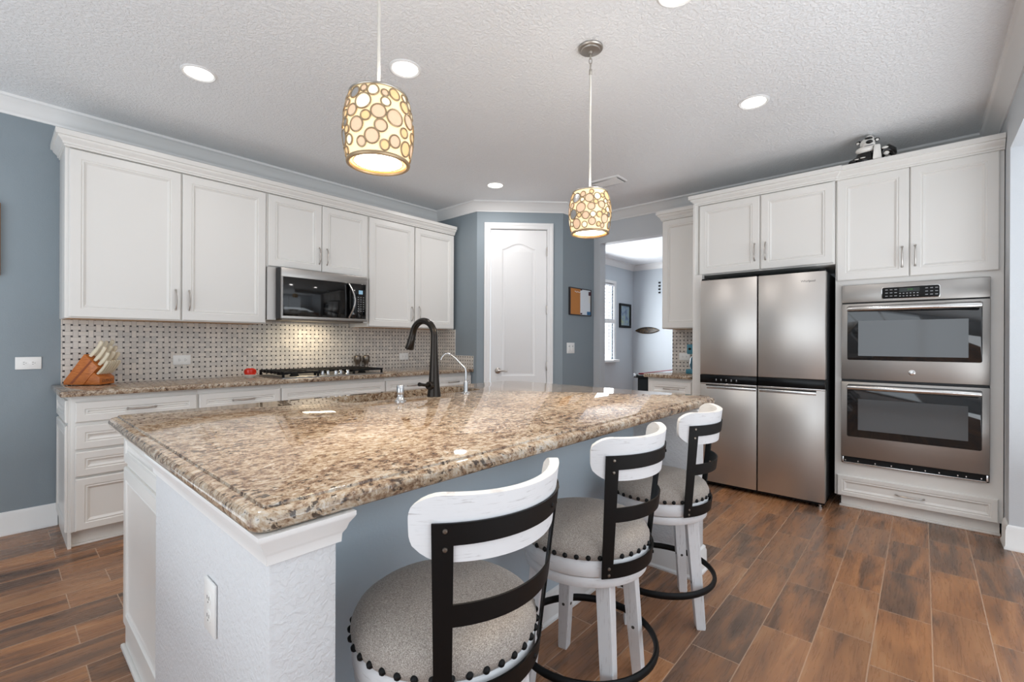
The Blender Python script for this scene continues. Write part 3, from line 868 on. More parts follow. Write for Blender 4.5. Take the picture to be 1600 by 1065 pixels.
obj('inlay_strip', bm, plain('darker_wood_inlay', (140, 70, 30), 0.4), kb)
for a_, b_ in ((0.02, 0.02), (0.02, 0.11), (0.20, 0.02), (0.20, 0.11)):
    bm = B(); lathe(bm, [(0.008, -0.0012), (0.008, 0.005)], kp(a_, b_, 0), 10); obj('rubber_foot', bm, M['black'], kb)
pq = kp(0.2226, 0.066, 0.028)
text('lettering', 'CUTCO', 0.024, M['slot'], step, mtx=Matrix(((KB.x, 0, KA.x, pq.x), (KB.y, 0, KA.y, pq.y), (0, 1, 0, pq.z), (0, 0, 0, 1))))
KD = Vector((0.583 * KA.x, 0.583 * KA.y, 0.812))    # out of the slots
def knife(base, L, w, th, name, label, group):
    d = KD.normalized(); base = base + d * 0.0045; side = KB; nrm = d.cross(side).normalized()
    t = thing(name, label, 'knife', base, group)
    bm = B(); loops = []
    for s, k in ((0.0, 0.75), (0.15, 0.95), (0.35, 1.0), (0.6, 0.86), (0.8, 1.0), (0.93, 1.08), (1.0, 0.7)):
        c = base + d * (L * s) - nrm * (0.006 * math.sin(s * 3.0))
        loops.append([c + side * (th / 2 * math.cos(q)) + nrm * (w / 2 * k * math.sin(q)) for q in [2 * math.pi * j / 10 for j in range(10)]])
    loft(bm, loops); obj('handle', bm, M['cream'], t)
    bm = B(); hull_box(bm, [base + side * sx * 0.001 + nrm * sy * w * 0.4 + d * sz for sx, sy, sz in ((-1, -1, 0.0015), (1, -1, 0.0015), (1, 1, 0.0015), (-1, 1, 0.0015), (-1, -1, 0.006), (1, -1, 0.006), (1, 1, 0.006), (-1, 1, 0.006))]); obj('blade', bm, M['chrome'], t)
ordw = ['first', 'second', 'third', 'fourth', 'fifth', 'sixth']
for r_, (fa, nb) in enumerate(((0.22, 3), (0.55, 3), (0.86, 3))):
    for c in range(nb):
        a = 0.128 + (0.215 - 0.128) * fa; z = 0.205 + (0.118 - 0.205) * fa
        knife(kp(a, 0.022 + 0.043 * c, z + 0.001), (0.125, 0.118, 0.105)[r_] + random.uniform(-0.008, 0.010), 0.026, 0.017, 'kitchen_knife',
              'cream-handled kitchen knife in the %s row of the knife block, %s from the wall end' % (('top', 'middle', 'bottom')[r_], ordw[nb - 1 - c]), 'large knives in the knife block')
for c in range(6):
    knife(kp(0.200, 0.014 + 0.0205 * c, 0.071), 0.105, 0.020, 0.013, 'steak_knife', 'cream-handled steak knife on the low step of the block, %s from the left' % ordw[c], 'steak knives on the low step')

# ------------------------------------------------------------------ outlets and switches
def outlet(F, u, z, w, h, label, n=0.001, duplex='h', cat='outlet', name='wall_outlet', group=None):
    t = thing(name, label, cat, F.p(u, z, n), group)
    bm = B(); fbox(bm, F, u - w / 2, u + w / 2, z - h / 2, z + h / 2, n, n + 0.006, 0.003); obj('plate', bm, M['outlet'], t)
    for s in (-1, 1):
        cu, cz = (u + s * w * 0.17, z) if duplex == 'h' else (u, z + s * h * 0.17)
        bm = B(); lathe(bm, [(0.015, 0.0), (0.015, 0.0075), (0.012, 0.0078)], F.p(cu, cz, n), 20, axis=F.N); rc = obj('socket', bm, M['outlet'], t)
        bm = B()
        if duplex == 'h':
            for q in (-0.006, 0.006): fbox(bm, F, cu - 0.004, cu + 0.004, cz + q - 0.0012, cz + q + 0.0012, n + 0.0074, n + 0.0082)
        else:
            for q in (-0.006, 0.006): fbox(bm, F, cu + q - 0.0012, cu + q + 0.0012, cz - 0.002, cz + 0.006, n + 0.0074, n + 0.0082)
        lathe(bm, [(0.002, 0.0074), (0.002, 0.0082)], F.p(cu + (0.009 if duplex == 'h' else 0), cz - (0 if duplex == 'h' else 0.008), n), 8, axis=F.N)
        obj('slots', bm, M['slot'], rc)
    return t
outlet(FA(4.304), 0.148, 1.078, 0.118, 0.080, 'horizontal white outlet on the bare blue wall left of the cabinets')
outlet(FA(4.294), 0.970, 1.077, 0.115, 0.075, 'horizontal white outlet in the mosaic backsplash left of the cooktop')
outlet(FA(4.294), 3.02, 1.062, 0.115, 0.075, 'horizontal white outlet in the backsplash behind the black faucet')
FI = FB(0.333)
outlet(FI, -1.208, 0.622, 0.075, 0.120, 'vertical white outlet on the white end wall of the island', duplex='v')
outlet(FB(4.8015), -1.852, 1.081, 0.115, 0.075, 'horizontal white outlet on the small backsplash beside the coffee maker')
sw = thing('light_switch', 'white double light switch below the cork board', 'switch', (4.319, 2.962, 1.16))
FN = FA(2.961)
bm = B(); fbox(bm, FN, 4.245, 4.395, 1.102, 1.222, 0.0, 0.006, 0.003); obj('plate', bm, M['outlet'], sw)
for u in (4.285, 4.352):
    bm = B(); fbox(bm, FN, u - 0.018, u + 0.018, 1.128, 1.196, 0.004, 0.010, 0.002); obj('rocker', bm, M['outlet'], sw)
    bm = B(); fbox(bm, FN, u - 0.014, u + 0.010, 1.178, 1.186, 0.0098, 0.0108); obj('marker', bm, M['print'], sw)

# cork / white board
cb = thing('memo_board', 'dark framed memo board, half cork and half whiteboard, on the blue wall', 'board', (4.5, 2.955, 1.7))
bm = B(); fbox(bm, FN, 4.290, 4.496, 1.545, 1.838, 0.0, 0.014); obj('cork_half', bm, M['cork'], cb)
bm = B(); fbox(bm, FN, 4.496, 4.716, 1.545, 1.838, 0.0, 0.013); obj('whiteboard_half', bm, M['whiteboard'], cb)
bm = B(); fbox(bm, FN, 4.280, 4.292, 1.535, 1.848, 0.0, 0.022, 0.002); fbox(bm, FN, 4.714, 4.724, 1.535, 1.848, 0.0, 0.022, 0.002); fbox(bm, FN, 4.29, 4.716, 1.838, 1.848, 0, 0.018); fbox(bm, FN, 4.29, 4.716, 1.535, 1.545, 0, 0.018); obj('frame', bm, M['darkwood'], cb)
bm = B()
for k in range(7): sphere(bm, FN.p(4.385 + 0.017 * k, 1.806 - 0.004 * (k % 3), 0.017), 0.005, seg=8, rings=6)
tag(obj('push_pins', bm, M['outlet'], cb), 'row of white push pins')
for u0, u1, z0, z1, m_, nm, lb in ((4.672, 4.716, 1.778, 1.822, 'darkmag', 'magnet', 'maroon magnet at the top corner of the memo board'), (4.640, 4.712, 1.548, 1.588, 'bluemag', 'marker_eraser', 'blue eraser at the bottom corner of the memo board'), (4.500, 4.528, 1.826, 1.842, 'darkmag', 'magnet', 'small dark magnet at the top middle of the memo board'), (4.504, 4.532, 1.549, 1.566, 'darkmag', 'magnet', 'small dark magnet at the bottom middle of the memo board'), (4.676, 4.710, 1.690, 1.776, 'saucer', 'note_paper', 'small paper note under the maroon magnet')):
    bm = B(); fbox(bm, FN, u0, u1, z0, z1, 0.0125, 0.0185 if nm != 'note_paper' else 0.0138, 0.001 if nm != 'note_paper' else 0); o = obj(nm, bm, M[m_], None); tag(o, lb, nm.split('_')[-1])

# picture at the left frame edge
pf = thing('picture_frame', 'wooden picture frame edge on the blue wall at far left', 'picture', (-0.25, 4.30, 1.85))
FWL = FA(4.304)
bm = B(); fbox(bm, FWL, -0.52, 0.026, 2.055, 2.078, 0, 0.03, 0.003); fbox(bm, FWL, -0.52, 0.026, 1.628, 1.651, 0, 0.03, 0.003); fbox(bm, FWL, 0.003, 0.026, 1.651, 2.055, 0, 0.03, 0.003); fbox(bm, FWL, -0.52, -0.497, 1.651, 2.055, 0, 0.03, 0.003); obj('frame', bm, plain('light_oak_frame', (120, 88, 60), 0.5), pf)
bm = B(); fbox(bm, FWL, -0.497, 0.003, 1.651, 2.055, 0, 0.012); obj('print', bm, M['saucer'], pf)

# ------------------------------------------------------------------ island
isl = thing('kitchen_island', 'white and slate blue island base with textured corner columns', 'island', (1.45, 1.6, 0))
IB = 0.884
bm = B(); box(bm, 0.368, 2.545, 1.70, 2.36, 0.0, 0.69); box(bm, 0.368, 1.10, 1.70, 2.36, 0.69, IB); box(bm, 2.04, 2.545, 1.70, 2.36, 0.69, IB); box(bm, 1.10, 2.04, 1.70, 2.02, 0.69, IB); box(bm, 1.10, 2.04, 2.345, 2.36, 0.69, IB); obj('cabinet_body', bm, M['white'], isl)
bm = B(); box(bm, 0.460, 2.43, 1.225, 1.70, 0.0, IB); obj('knee_wall', bm, M['knee'], isl, label='slate blue knee wall under the overhang')
for x0, x1, y1 in ((0.333, 0.462, 1.764), (2.420, 2.562, 1.764)):
    bm = B(); box(bm, x0, x1, 0.884, y1, 0.0, IB, 0.004); obj('end_wall', bm, M['column'], isl, label='white textured end wall and column')
CP = [(0.0, 0.822), (0.007, 0.822), (0.008, 0.838), (0.010, 0.842), (0.014, 0.848), (0.018, 0.860), (0.026, 0.872), (0.028, 0.876), (0.028, IB), (0.0, IB)]
def cap(path):
    bm = B(); sweep(bm, CP, path); obj('cap_moulding', bm, M['trimwhite'], isl, 30)
# walking so that the outside is on the right hand
cap([(0.333, 1.764), (0.333, 0.884), (0.462, 0.884), (0.462, 1.224)])
cap([(2.420, 1.224), (2.420, 0.884), (2.562, 0.884), (2.562, 1.764)])
IBB = [(0, 0), (0.022, 0), (0.022, 0.010), (0.015, 0.020), (0.014, 0.105), (0.010, 0.114), (0.010, 0.124), (0.003, 0.132), (0, 0.132)]
bm = B(); sweep(bm, IBB, [(0.333, 1.764), (0.333, 0.884), (0.462, 0.884), (0.462, 1.225), (2.420, 1.225), (2.420, 0.884), (2.562, 0.884), (2.562, 1.764)]); obj('baseboard_trim', bm, M['trimwhite'], isl, 30)
FE = FB(0.360)
bm = B(); box(bm, 0.356, 0.37, 1.764, 2.372, 0.098, IB); box(bm, 0.352, 0.37, 1.764, 2.372, 0.0, 0.10); box(bm, 0.338, 0.353, 1.764, 2.385, 0.0, 0.018, 0.005); obj('end_panel', bm, M['white'], isl)
bm = B(); panel(bm, FE, -2.372, -1.768, 0.745, 0.872, 0.016, 0.0118, 0.042, 0.009); panel(bm, FE, -2.372, -1.768, 0.105, 0.725, 0.016, 0.0118, 0.048, 0.009); obj('end_moulding', bm, M['white'], isl, 30)

sinkhole = rrect(1.130, 2.030, 2.045, 2.325, 0.05, 5)[::-1]
bm = B()
EDGE = [(0.031, 0.9300), (0.0295, 0.9294), (0.0285, 0.9250), (0.0275, 0.9240), (0.017, 0.9232), (0.008, 0.9205), (0.0025, 0.9150), (0.0, 0.9080), (0.0005, 0.8990), (0.004, 0.8915), (0.010, 0.8870), (0.020, 0.8850)]
slab(bm, rrect(0.296, 2.690, 0.858, 2.415, [0.035, 0.035, 0.16, 0.05], 8), EDGE, sinkhole)
it = obj('island_countertop', bm, M['granite'], None, 24); tag(it, 'polished brown granite slab with ogee edge on top of the island', 'countertop')

sk = thing('sink', 'stainless undermount sink set into the island granite', 'sink', (1.58, 2.185, 0.70))
bm = B(); o_ = rrect(1.122, 2.038, 2.037, 2.333, 0.055, 5); i_ = rrect(1.14, 2.02, 2.055, 2.315, 0.05, 5); f_ = rrect(1.16, 2.00, 2.075, 2.295, 0.05, 5)
loft(bm, [[Vector((x, y, 0.706)) for x, y in o_], [Vector((x, y, 0.8845)) for x, y in o_], [Vector((x, y, 0.8845)) for x, y in i_], [Vector((x, y, 0.74)) for x, y in i_], [Vector((x, y, 0.722)) for x, y in f_]])
obj('bowl', bm, M['chrome'], sk, 30)
bm = B(); lathe(bm, [(0.045, 0.7222), (0.043, 0.726), (0.03, 0.7245), (0.01, 0.7235)], (1.58, 2.185, 0), 20); obj('drain', bm, M['steelbar'], sk)

# main faucet: axis A = toward spout (+y)
fc = thing('kitchen_faucet', 'tall dark bronze gooseneck faucet at the island sink', 'faucet', (1.588, 1.978, 0.93))
fx, fy = 1.588, 1.978
bm = B(); lathe(bm, [(0.038, 0.9302), (0.037, 0.936), (0.031, 0.985), (0.028, 1.03), (0.024, 1.10), (0.020, 1.18), (0.0185, 1.26)], (fx, fy, 0), 24); fbody = obj('body', bm, M['faucet'], fc)
SD = Vector((-0.12, 0.99, 0)).normalized()
bm = B(); pts = [Vector((fx, fy, 1.255))]
RR = 0.083
for k in range(0, 15):
    a = R(180 - 180 * k / 14 * 0.93); pts.append(Vector((fx, fy, 1.258)) + SD * (RR + RR * math.cos(a)) + Vector((0, 0, RR * math.sin(a))))
tube(bm, pts, [0.0182] * len(pts), 14); obj('spout', bm, M['faucet'], fc)
bm = B(); e = pts[-1]; dd = (pts[-1] - pts[-2]).normalized()
lathe(bm, [(0.0182, -0.002), (0.0185, 0.018), (0.0195, 0.02), (0.022, 0.06), (0.0255, 0.092), (0.024, 0.096), (0.012, 0.096)], e, 20, axis=dd); obj('spray_head', bm, M['faucet'], fc)
HD = Vector((-0.95, -0.30, 0)).normalized(); hb = Vector((fx, fy, 0.992))
bm = B(); lathe(bm, [(0.020, 0.0), (0.020, 0.030), (0.022, 0.032), (0.022, 0.050), (0.018, 0.054)], hb, 18, axis=HD)
tube(bm, [hb + HD * 0.048 + Vector((0, 0, 0.004)), hb + HD * 0.075 + Vector((0, 0, 0.005)), hb + HD * 0.115 + Vector((0, 0, 0.011)), hb + HD * 0.135 + Vector((0, 0, 0.014))], [0.011, 0.0085, 0.0085, 0.011], 10); obj('lever', bm, M['faucet'], fc)

ff = thing('filter_faucet', 'slim brushed steel drinking-water faucet right of the black faucet', 'faucet', (1.80, 1.955, 0.93))
gx, gy = 1.80, 1.955
bm = B(); lathe(bm, [(0.026, 0.9302), (0.026, 0.934), (0.014, 0.940), (0.0125, 0.944), (0.0125, 0.995), (0.008, 1.005)], (gx, gy, 0), 20); obj('base', bm, M['chrome'], ff)
GD = Vector((-0.55, 0.83, 0)).normalized(); bm = B()
gp = [(0, 1.0), (0, 1.06), (0.004, 1.075), (0.03, 1.10), (0.062, 1.132), (0.085, 1.150), (0.105, 1.158), (0.122, 1.155), (0.136, 1.142), (0.146, 1.122)]
tube(bm, [Vector((gx, gy, z)) + GD * a for a, z in gp], 0.0058, 10); obj('spout', bm, M['chrome'], ff)
bm = B(); lathe(bm, [(0.006, 0.0), (0.006, 0.016), (0.009, 0.018), (0.009, 0.036), (0.004, 0.038)], (gx, gy, 0.985), 12, axis=(0.75, 0.2, 0.3)); obj('lever', bm, M['chrome'], ff)

sd = thing('soap_dispenser', 'short brushed steel soap dispenser left of the black faucet', 'soap dispenser', (1.335, 1.925, 0.93))
bm = B(); lathe(bm, [(0.029, 0.9302), (0.029, 0.935), (0.020, 0.942), (0.0155, 0.958), (0.0185, 0.960), (0.0185, 0.966), (0.016, 0.968)], (1.335, 1.925, 0), 20); obj('base', bm, M['chrome'], sd)
bm = B(); lathe(bm, [(0.018, 0.968), (0.0185, 0.970), (0.0185, 1.010), (0.016, 1.013)], (1.335, 1.925, 0), 20); tube(bm, [(1.335, 1.925, 1.002), (1.362, 1.968, 1.004), (1.372, 1.984, 0.999)], 0.006, 8); obj('pump', bm, M['chrome'], sd)

# ------------------------------------------------------------------ bar stools
def make_stool():
    t = thing('bar_stool', 'x', 'bar stool', (0, 0, 0), 'swivel counter stools along the island')
    # base parts (leg angles relative to the base; base is turned later by rotating these parts)
    for k in range(4):
        a = R(45 + 90 * k); ca, sa = math.cos(a), math.sin(a)
        bm = B(); loops = []
        for z, rr, w in ((0.0, 0.214, 0.0165), (0.010, 0.213, 0.0195), (0.25, 0.190, 0.022), (0.460, 0.170, 0.025)):
            c = Vector((ca * rr, sa * rr, z))
            loops.append([c + Vector((dx * w, dy * w, 0)) for dx, dy in ((-1, -1), (1, -1), (1, 1), (-1, 1))])
        loft(bm, loops); bmesh.ops.bevel(bm, geom=[e for e in bm.edges if abs(e.verts[0].co.z - e.verts[1].co.z) > 0.05], offset=0.003, segments=1, affect='EDGES')
        lg = obj('leg', bm, M['washleg'], t)
        bm = B(); q = Vector((ca * 0.197, sa * 0.197, 0.19)); ax = Vector((-ca, -sa, 0)); ax = Vector((-1 if ca > 0 else 1, 0, 0))
        lathe(bm, [(0.006, 0.018), (0.006, 0.0232)], q, 10, axis=ax); lathe(bm, [(0.006, 0.018), (0.006, 0.0232)], q, 10, axis=Vector((0, -1 if sa > 0 else 1, 0))); obj('bolt_hole', bm, M['slot'], lg)
    bm = B(); tube(bm, [(0.246 * math.cos(2 * math.pi * k / 48), 0.246 * math.sin(2 * math.pi * k / 48), 0.178) for k in range(49)], 0.0115, 10, flat=(0.8, 1.25)); obj('footrest_ring', bm, M['blackmetal'], t)
    bm = B(); lathe(bm, [(0.19, 0.458), (0.211, 0.458), (0.2135, 0.461), (0.2135, 0.487), (0.211, 0.490), (0.10, 0.490)], seg=48); obj('base_ring', bm, M['wash'], t)
    # seat parts
    bm = B(); lathe(bm, [(0.10, 0.4905), (0.12, 0.4905), (0.12, 0.493), (0.200, 0.493), (0.216, 0.494), (0.219, 0.498), (0.219, 0.540), (0.214, 0.546), (0.10, 0.546)], seg=48); obj('seat_apron', bm, M['wash'], t)
    bm = B(); lathe(bm, [(0.205, 0.544), (0.217, 0.546), (0.2225, 0.558), (0.222, 0.572), (0.212, 0.592), (0.190, 0.608), (0.150, 0.620), (0.09, 0.627), (0.04, 0.629), (0.0, 0.629)], seg=48); obj('cushion', bm, M['fabric'], t, 60)
    bm = B()
    for k in range(38):
        a = 2 * math.pi * (k + 0.5) / 38; sphere(bm, (0.2215 * math.cos(a), 0.2215 * math.sin(a), 0.5565), 0.0085, seg=8, rings=6)
    obj('nailhead_trim', bm, M['blackmetal'], t)
    # back frame: lies on a cone leaning outward, back centre at -90 deg
    def rad(z): return 0.226 + (z - 0.50) * 0.115
    def cone(a, z, r0): r = rad(z) + r0; return Vector((r * math.cos(R(a)), r * math.sin(R(a)), z))
    def strip(a0, a1, z0, z1, na, nz, name, par):
        bm = B(); th = 0.005
        g = [[[bm.verts.new(cone(a0 + (a1 - a0) * i / na, z0 + (z1 - z0) * j / nz, q)) for j in range(nz + 1)] for i in range(na + 1)] for q in (0.0, th)]
        for i in range(na):
            for j in range(nz):
                for q in (0, 1): bm.faces.new((g[q][i][j], g[q][i + 1][j], g[q][i + 1][j + 1], g[q][i][j + 1]))
            bm.faces.new((g[0][i][0], g[0][i + 1][0], g[1][i + 1][0], g[1][i][0])); bm.faces.new((g[0][i][nz], g[0][i + 1][nz], g[1][i + 1][nz], g[1][i][nz]))
        for j in range(nz):
            bm.faces.new((g[0][0][j], g[0][0][j + 1], g[1][0][j + 1], g[1][0][j])); bm.faces.new((g[0][na][j], g[0][na][j + 1], g[1][na][j + 1], g[1][na][j]))
        return obj(name, bm, M['blackmetal'], par)
    AH = 42.2
    for s in (-1, 1):
        c = -90 + s * AH; aw = 4.4
        p = strip(c - aw, c + aw, 0.495, 0.886, 3, 6, 'back_post', t)
        for z in (0.872, 0.835, 0.528, 0.507):
            bm = B(); q = cone(c - s * 1.0, z, 0.005); lathe(bm, [(0.0055, 0), (0.0055, 0.001), (0.004, 0.003), (0.002, 0.0034)], q, 10, axis=Vector((q.x, q.y, 0))); obj('bolt', bm, M['pewter'], p)
    for z0, z1 in ((0.842, 0.886), (0.676, 0.722), (0.495, 0.540)):
        bd = strip(-90 - AH, -90 + AH, z0, z1, 20, 1, 'back_band', t)
        if z0 != 0.676:
            a = -72
            bm = B(); q = cone(a, (z0 + z1) / 2, 0.005); lathe(bm, [(0.0055, 0), (0.0055, 0.001), (0.004, 0.003), (0.002, 0.0034)], q, 10, axis=Vector((q.x, q.y, 0))); obj('bolt', bm, M['blackmetal'], bd)
    bm = B(); na, nz, AR = 32, 8, 56.2
    g = []
    for q in (-0.024, -0.001):
        G = []
        for i in range(na + 1):
            u = -1 + 2 * i / na; a = -90 + AR * u
            e_ = max(0.0, (abs(u) - 0.72) / 0.28); hh = 0.066 * (1 - 0.42 * e_ ** 2.2); zc = 0.868 + 0.010 * u * u
            G.append([])
            for j in range(nz + 1):
                v = -1 + 2 * j / nz; z = zc + hh * v
                rr = rad(z) + q - 0.012 * max(0, abs(u) - 0.7) * 0
                inset = 0.35 * max(0, abs(v) - 0.35) ** 2 * e_
                aa = -90 + AR * u * (1 - 0.16 * inset)
                G[-1].append(bm.verts.new((rr * math.cos(R(aa)), rr * math.sin(R(aa)), z)))
        g.append(G)
    for i in range(na):
        for j in range(nz):
            for q in (0, 1): bm.faces.new((g[q][i][j], g[q][i + 1][j], g[q][i + 1][j + 1], g[q][i][j + 1]))
        for j in (0, nz): bm.faces.new((g[0][i][j], g[0][i + 1][j], g[1][i + 1][j], g[1][i][j]))
    for j in range(nz):
        for i in (0, na): bm.faces.new((g[0][i][j], g[0][i][j + 1], g[1][i][j + 1], g[1][i][j]))
    obj('back_rail', bm, M['wash'], t)
    return t
ST = make_stool()
def seat_turn(root, base_deg):
    for c in COL.objects:
        if c.parent == root and c.name.split('.')[0] in ('leg', 'footrest_ring', 'base_ring'): c.rotation_euler = (0, 0, R(base_deg))
stools = [((0.741, 0.873), 0.4, 8.0, 'white and black bar stool nearest the camera, in front of the island corner'),
          ((1.41, 0.90), 2.0, 8.0, 'white and black bar stool in the middle of the row of three'),
          ((2.06, 0.92), 8.0, 27.0, 'white and black bar stool at the fridge end of the island')]
for i, ((x, y), seat, bs, lab) in enumerate(stools):
    o = ST if i == 0 else dup(ST, (x, y, 0))
    if i == 0: o.location = (x, y, 0)
    o.rotation_euler = (0, 0, R(seat)); o['label'] = lab
    seat_turn(o, bs)

# ------------------------------------------------------------------ right wall: small upper, base, counter
bs_ = thing('upper_cabinet', 'narrow single-door white upper cabinet beside the fridge surround', 'cabinet', (4.63, 1.76, 1.365))
bm = B(); box(bm, 4.482, 4.811, 1.548, 1.958, 1.365, 2.4465, 0.001); obj('carcass', bm, M['white'], bs_)
bm = B(); box(bm, 4.50, 4.80, 1.56, 1.94, 1.3638, 1.367); obj('underside', bm, M['underwood'], bs_)
door(FB(4.462), -1.952, -1.556, 1.371, 2.445, 0.0, bs_)
CB = [(o_, z + 0.022) for o_, z in CC]
bm = B(); sweep(bm, CB, [(4.81, 1.958), (4.464, 1.958), (4.464, 1.592)]); o = obj('cabinet_crown', bm, M['white'], None, 30); tag(o, 'short white crown on the narrow upper cabinet', 'moulding')
bb = thing('base_cabinet', 'narrow white base cabinet with a drawer, left of the fridge', 'cabinet', (4.5, 1.76, 0))
bm = B(); box(bm, 4.202, 4.811, 1.548, 1.975, 0.098, 0.897, 0.001); box(bm, 4.25, 4.811, 1.548, 1.975, 0, 0.098); obj('carcass', bm, M['white'], bb)
door(FB(4.182), -1.966, -1.556, 0.722, 0.866, 0.0, bb, -1.742, 0.796, 0.14, 0.04, False, 'drawer')
door(FB(4.182), -1.966, -1.556, 0.105, 0.702, 0.0, bb, st=0.05)
bm = B(); slab(bm, rrect(4.150, 4.811, 1.546, 2.0, 0.006, 2), [(0.006, 0.93), (0.002, 0.928), (0, 0.923), (0, 0.905), (0.003, 0.899), (0.008, 0.897)])
o = obj('countertop', bm, M['granite'], None, 30); tag(o, 'short granite countertop by the doorway, under the coffee maker', 'countertop')
bm = B(); box(bm, 4.803, 4.8115, 1.548, 1.985, 0.93, 1.366); o = obj('backsplash', bm, M['splash_y']); tag(o, 'small basketweave backsplash beside the fridge', 'backsplash', kind='structure')
cf = thing('coffee_maker', 'teal coffee maker half hidden by the fridge surround', 'coffee maker', (4.55, 1.62, 0.93))
bm = B(); box(bm, 4.40, 4.72, 1.556, 1.682, 1.118, 1.212, 0.012); obj('head', bm, M['teal'], cf)
bm = B(); sphere(bm, (4.399, 1.650, 1.168), 0.006, 0.014, 0.011); obj('button', bm, M['black'], cf)
bm = B(); hull_box(bm, [(4.54, 1.556, 0.95), (4.70, 1.556, 0.95), (4.70, 1.684, 0.95), (4.54, 1.676, 0.95), (4.52, 1.556, 1.12), (4.70, 1.556, 1.12), (4.70, 1.684, 1.12), (4.52, 1.67, 1.12)], 0.012); lathe(bm, [(0.02, 0.96), (0.055, 0.975), (0.062, 1.02), (0.055, 1.08), (0.035, 1.10)], (4.47, 1.612, 0), 16); obj('column', bm, M['tealdark'], cf)
bm = B(); box(bm, 4.40, 4.72, 1.556, 1.69, 0.9305, 0.975, 0.008); obj('base', bm, M['teal'], cf)

# fridge surround panel + cabinet over fridge
fs = thing('fridge_cabinet', 'white two-door cabinet above the fridge with its tall side panel', 'cabinet', (4.5, 1.0, 1.83))
bm = B(); box(bm, 4.222, 4.811, 0.494, 1.506, 1.826, 2.4545, 0.001); obj('carcass', bm, M['white'], fs)
bm = B(); box(bm, 4.14, 4.811, 1.5062, 1.528, 0.0, 2.4545, 0.001); box(bm, 4.14, 4.20, 1.448, 1.5062, 0.0, 1.825); obj('side_panel', bm, M['white'], fs)
F2 = FB(4.20)
door(F2, -1.493, -1.006, 1.834, 2.446, 0.0, fs, -1.0415, 1.982)
door(F2, -0.996, -0.500, 1.834, 2.446, 0.0, fs, -0.9605, 1.981)
# oven tower
tw = thing('oven_cabinet', 'tall white oven tower cabinet with two doors and a bottom drawer', 'cabinet', (4.5, 0.05, 0))
FT = FB(4.252)
bm = B()
fbox(bm, FT, -0.492, -0.452, 0.088, 2.4545, -0.558, 0.0); fbox(bm, FT, 0.328, 0.388, 0.088, 2.4545, -0.558, 0.0); fbox(bm, FT, -0.452, 0.328, 1.66, 2.4545, -0.558, 0.0); fbox(bm, FT, -0.452, 0.328, 0.088, 0.335, -0.558, 0.0)
fbox(bm, FT, -0.452, 0.328, 0.335, 1.66, -0.558, -0.53); obj('carcass', bm, M['white'], tw)
bm = B(); box(bm, 4.268, 4.80, -0.36, 0.47, 2.4545, 2.5445); obj('top_board', bm, M['white'], tw)
bm = B(); fbox(bm, FT, -0.455, 0.375, 0.0, 0.088, -0.55, -0.03); fbox(bm, FT, -0.465, 0.378, 0.0, 0.016, -0.03, -0.012, 0.004); obj('toe_kick', bm, M['white'], tw)
F3 = FB(4.232)
door(F3, -0.483, -0.070, 1.697, 2.455, 0.0, tw, -0.1055, 1.836)
door(F3, -0.064, 0.366, 1.697, 2.455, 0.0, tw, -0.0365, 1.838)
door(F3, -0.476, 0.366, 0.088, 0.240, 0.0, tw, -0.060, 0.160, 0.145, 0.034, False, 'drawer')
CT = [(o_ * 1.15, z + 0.0302) for o_, z in CC[:-2]] + [(-0.02, CC[-2][1] + 0.0302), (-0.02, 2.4552)]
bm = B(); sweep(bm, CT, [(4.80, 1.528), (4.216, 1.528), (4.216, 0.494), (4.236, 0.49), (4.236, -0.388)]); o = obj('cabinet_crown', bm, M['white'], None, 30); tag(o, 'white crown moulding running over the fridge cabinet and oven tower', 'moulding')

# fridge
fr = thing('refrigerator', 'four-door stainless refrigerator with black band across the middle', 'refrigerator', (4.45, 0.98, 0))
bm = B(); box(bm, 4.135, 4.795, 0.534, 1.430, 0.03, 1.765, 0.004); obj('body', bm, M['darkgrey'], fr)
FF = FB(4.064)
def fdoor(u0, u1, z0, z1, upper):
    bm = B(); fbox(bm, FF, u0, u1, z0, z1, -0.066, 0.0, 0.005); d = obj('door', bm, M['steel'], fr)
    bm = B(); fbox(bm, FF, u0 + 0.001, u1 - 0.001, z0 + 0.002, z1 - 0.002, -0.068, -0.062) ; obj('gasket', bm, M['black'], d)
    return d
dl = fdoor(-1.434, -0.988, 0.956, 1.762, True); dr2 = fdoor(-0.980, -0.530, 0.956, 1.762, True)
l1 = fdoor(-1.434, -0.988, 0.045, 0.876, False); l2 = fdoor(-0.980, -0.530, 0.045, 0.876, False)
for (u0, u1, par) in ((-1.434, -0.988, dl), (-0.980, -0.530, dr2)):
    bm = B(); fbox(bm, FF, u0, u1, 0.886, 0.954, -0.066, 0.001, 0.002); bd = obj('control_band', bm, M['bandblack'], par)
    if par is dl:
        bm = B()
        for k in range(5):
            q = FF.p(-1.300 + 0.040 * k, 0.918, 0.0012); lathe(bm, [(0.004, 0), (0.0038, 0.0006)], q, 10, axis=FF.N); fbox(bm, FF, -1.305 + 0.040 * k, -1.295 + 0.04 * k, 0.907, 0.9085, 0.001, 0.0016)
        obj('icons', bm, M['icon'], bd)
for (u0, u1, g0, g1, par) in ((-1.434, -0.988, -1.385, -0.992, l1), (-0.980, -0.530, -0.976, -0.585, l2)):
    bm = B(); fbox(bm, FF, u0, u1, 0.8765, 0.8855, -0.06, 0.001, 0.002); obj('top_lip', bm, M['steelbar'], par)
    bm = B(); fbox(bm, FF, g0, g1, 0.862, 0.873, -0.010, 0.0008); obj('grip_slot', bm, M['black'], par)
    bm = B(); fbox(bm, FF, g0 + 0.006, g1, 0.838, 0.862, -0.004, 0.004, 0.003); obj('grip', bm, M['steelbar'], par)
text('lettering', 'Whirlpool', 0.0225, M['logo_dark'], dr2, FF, -0.640, 1.694, 0.0004)
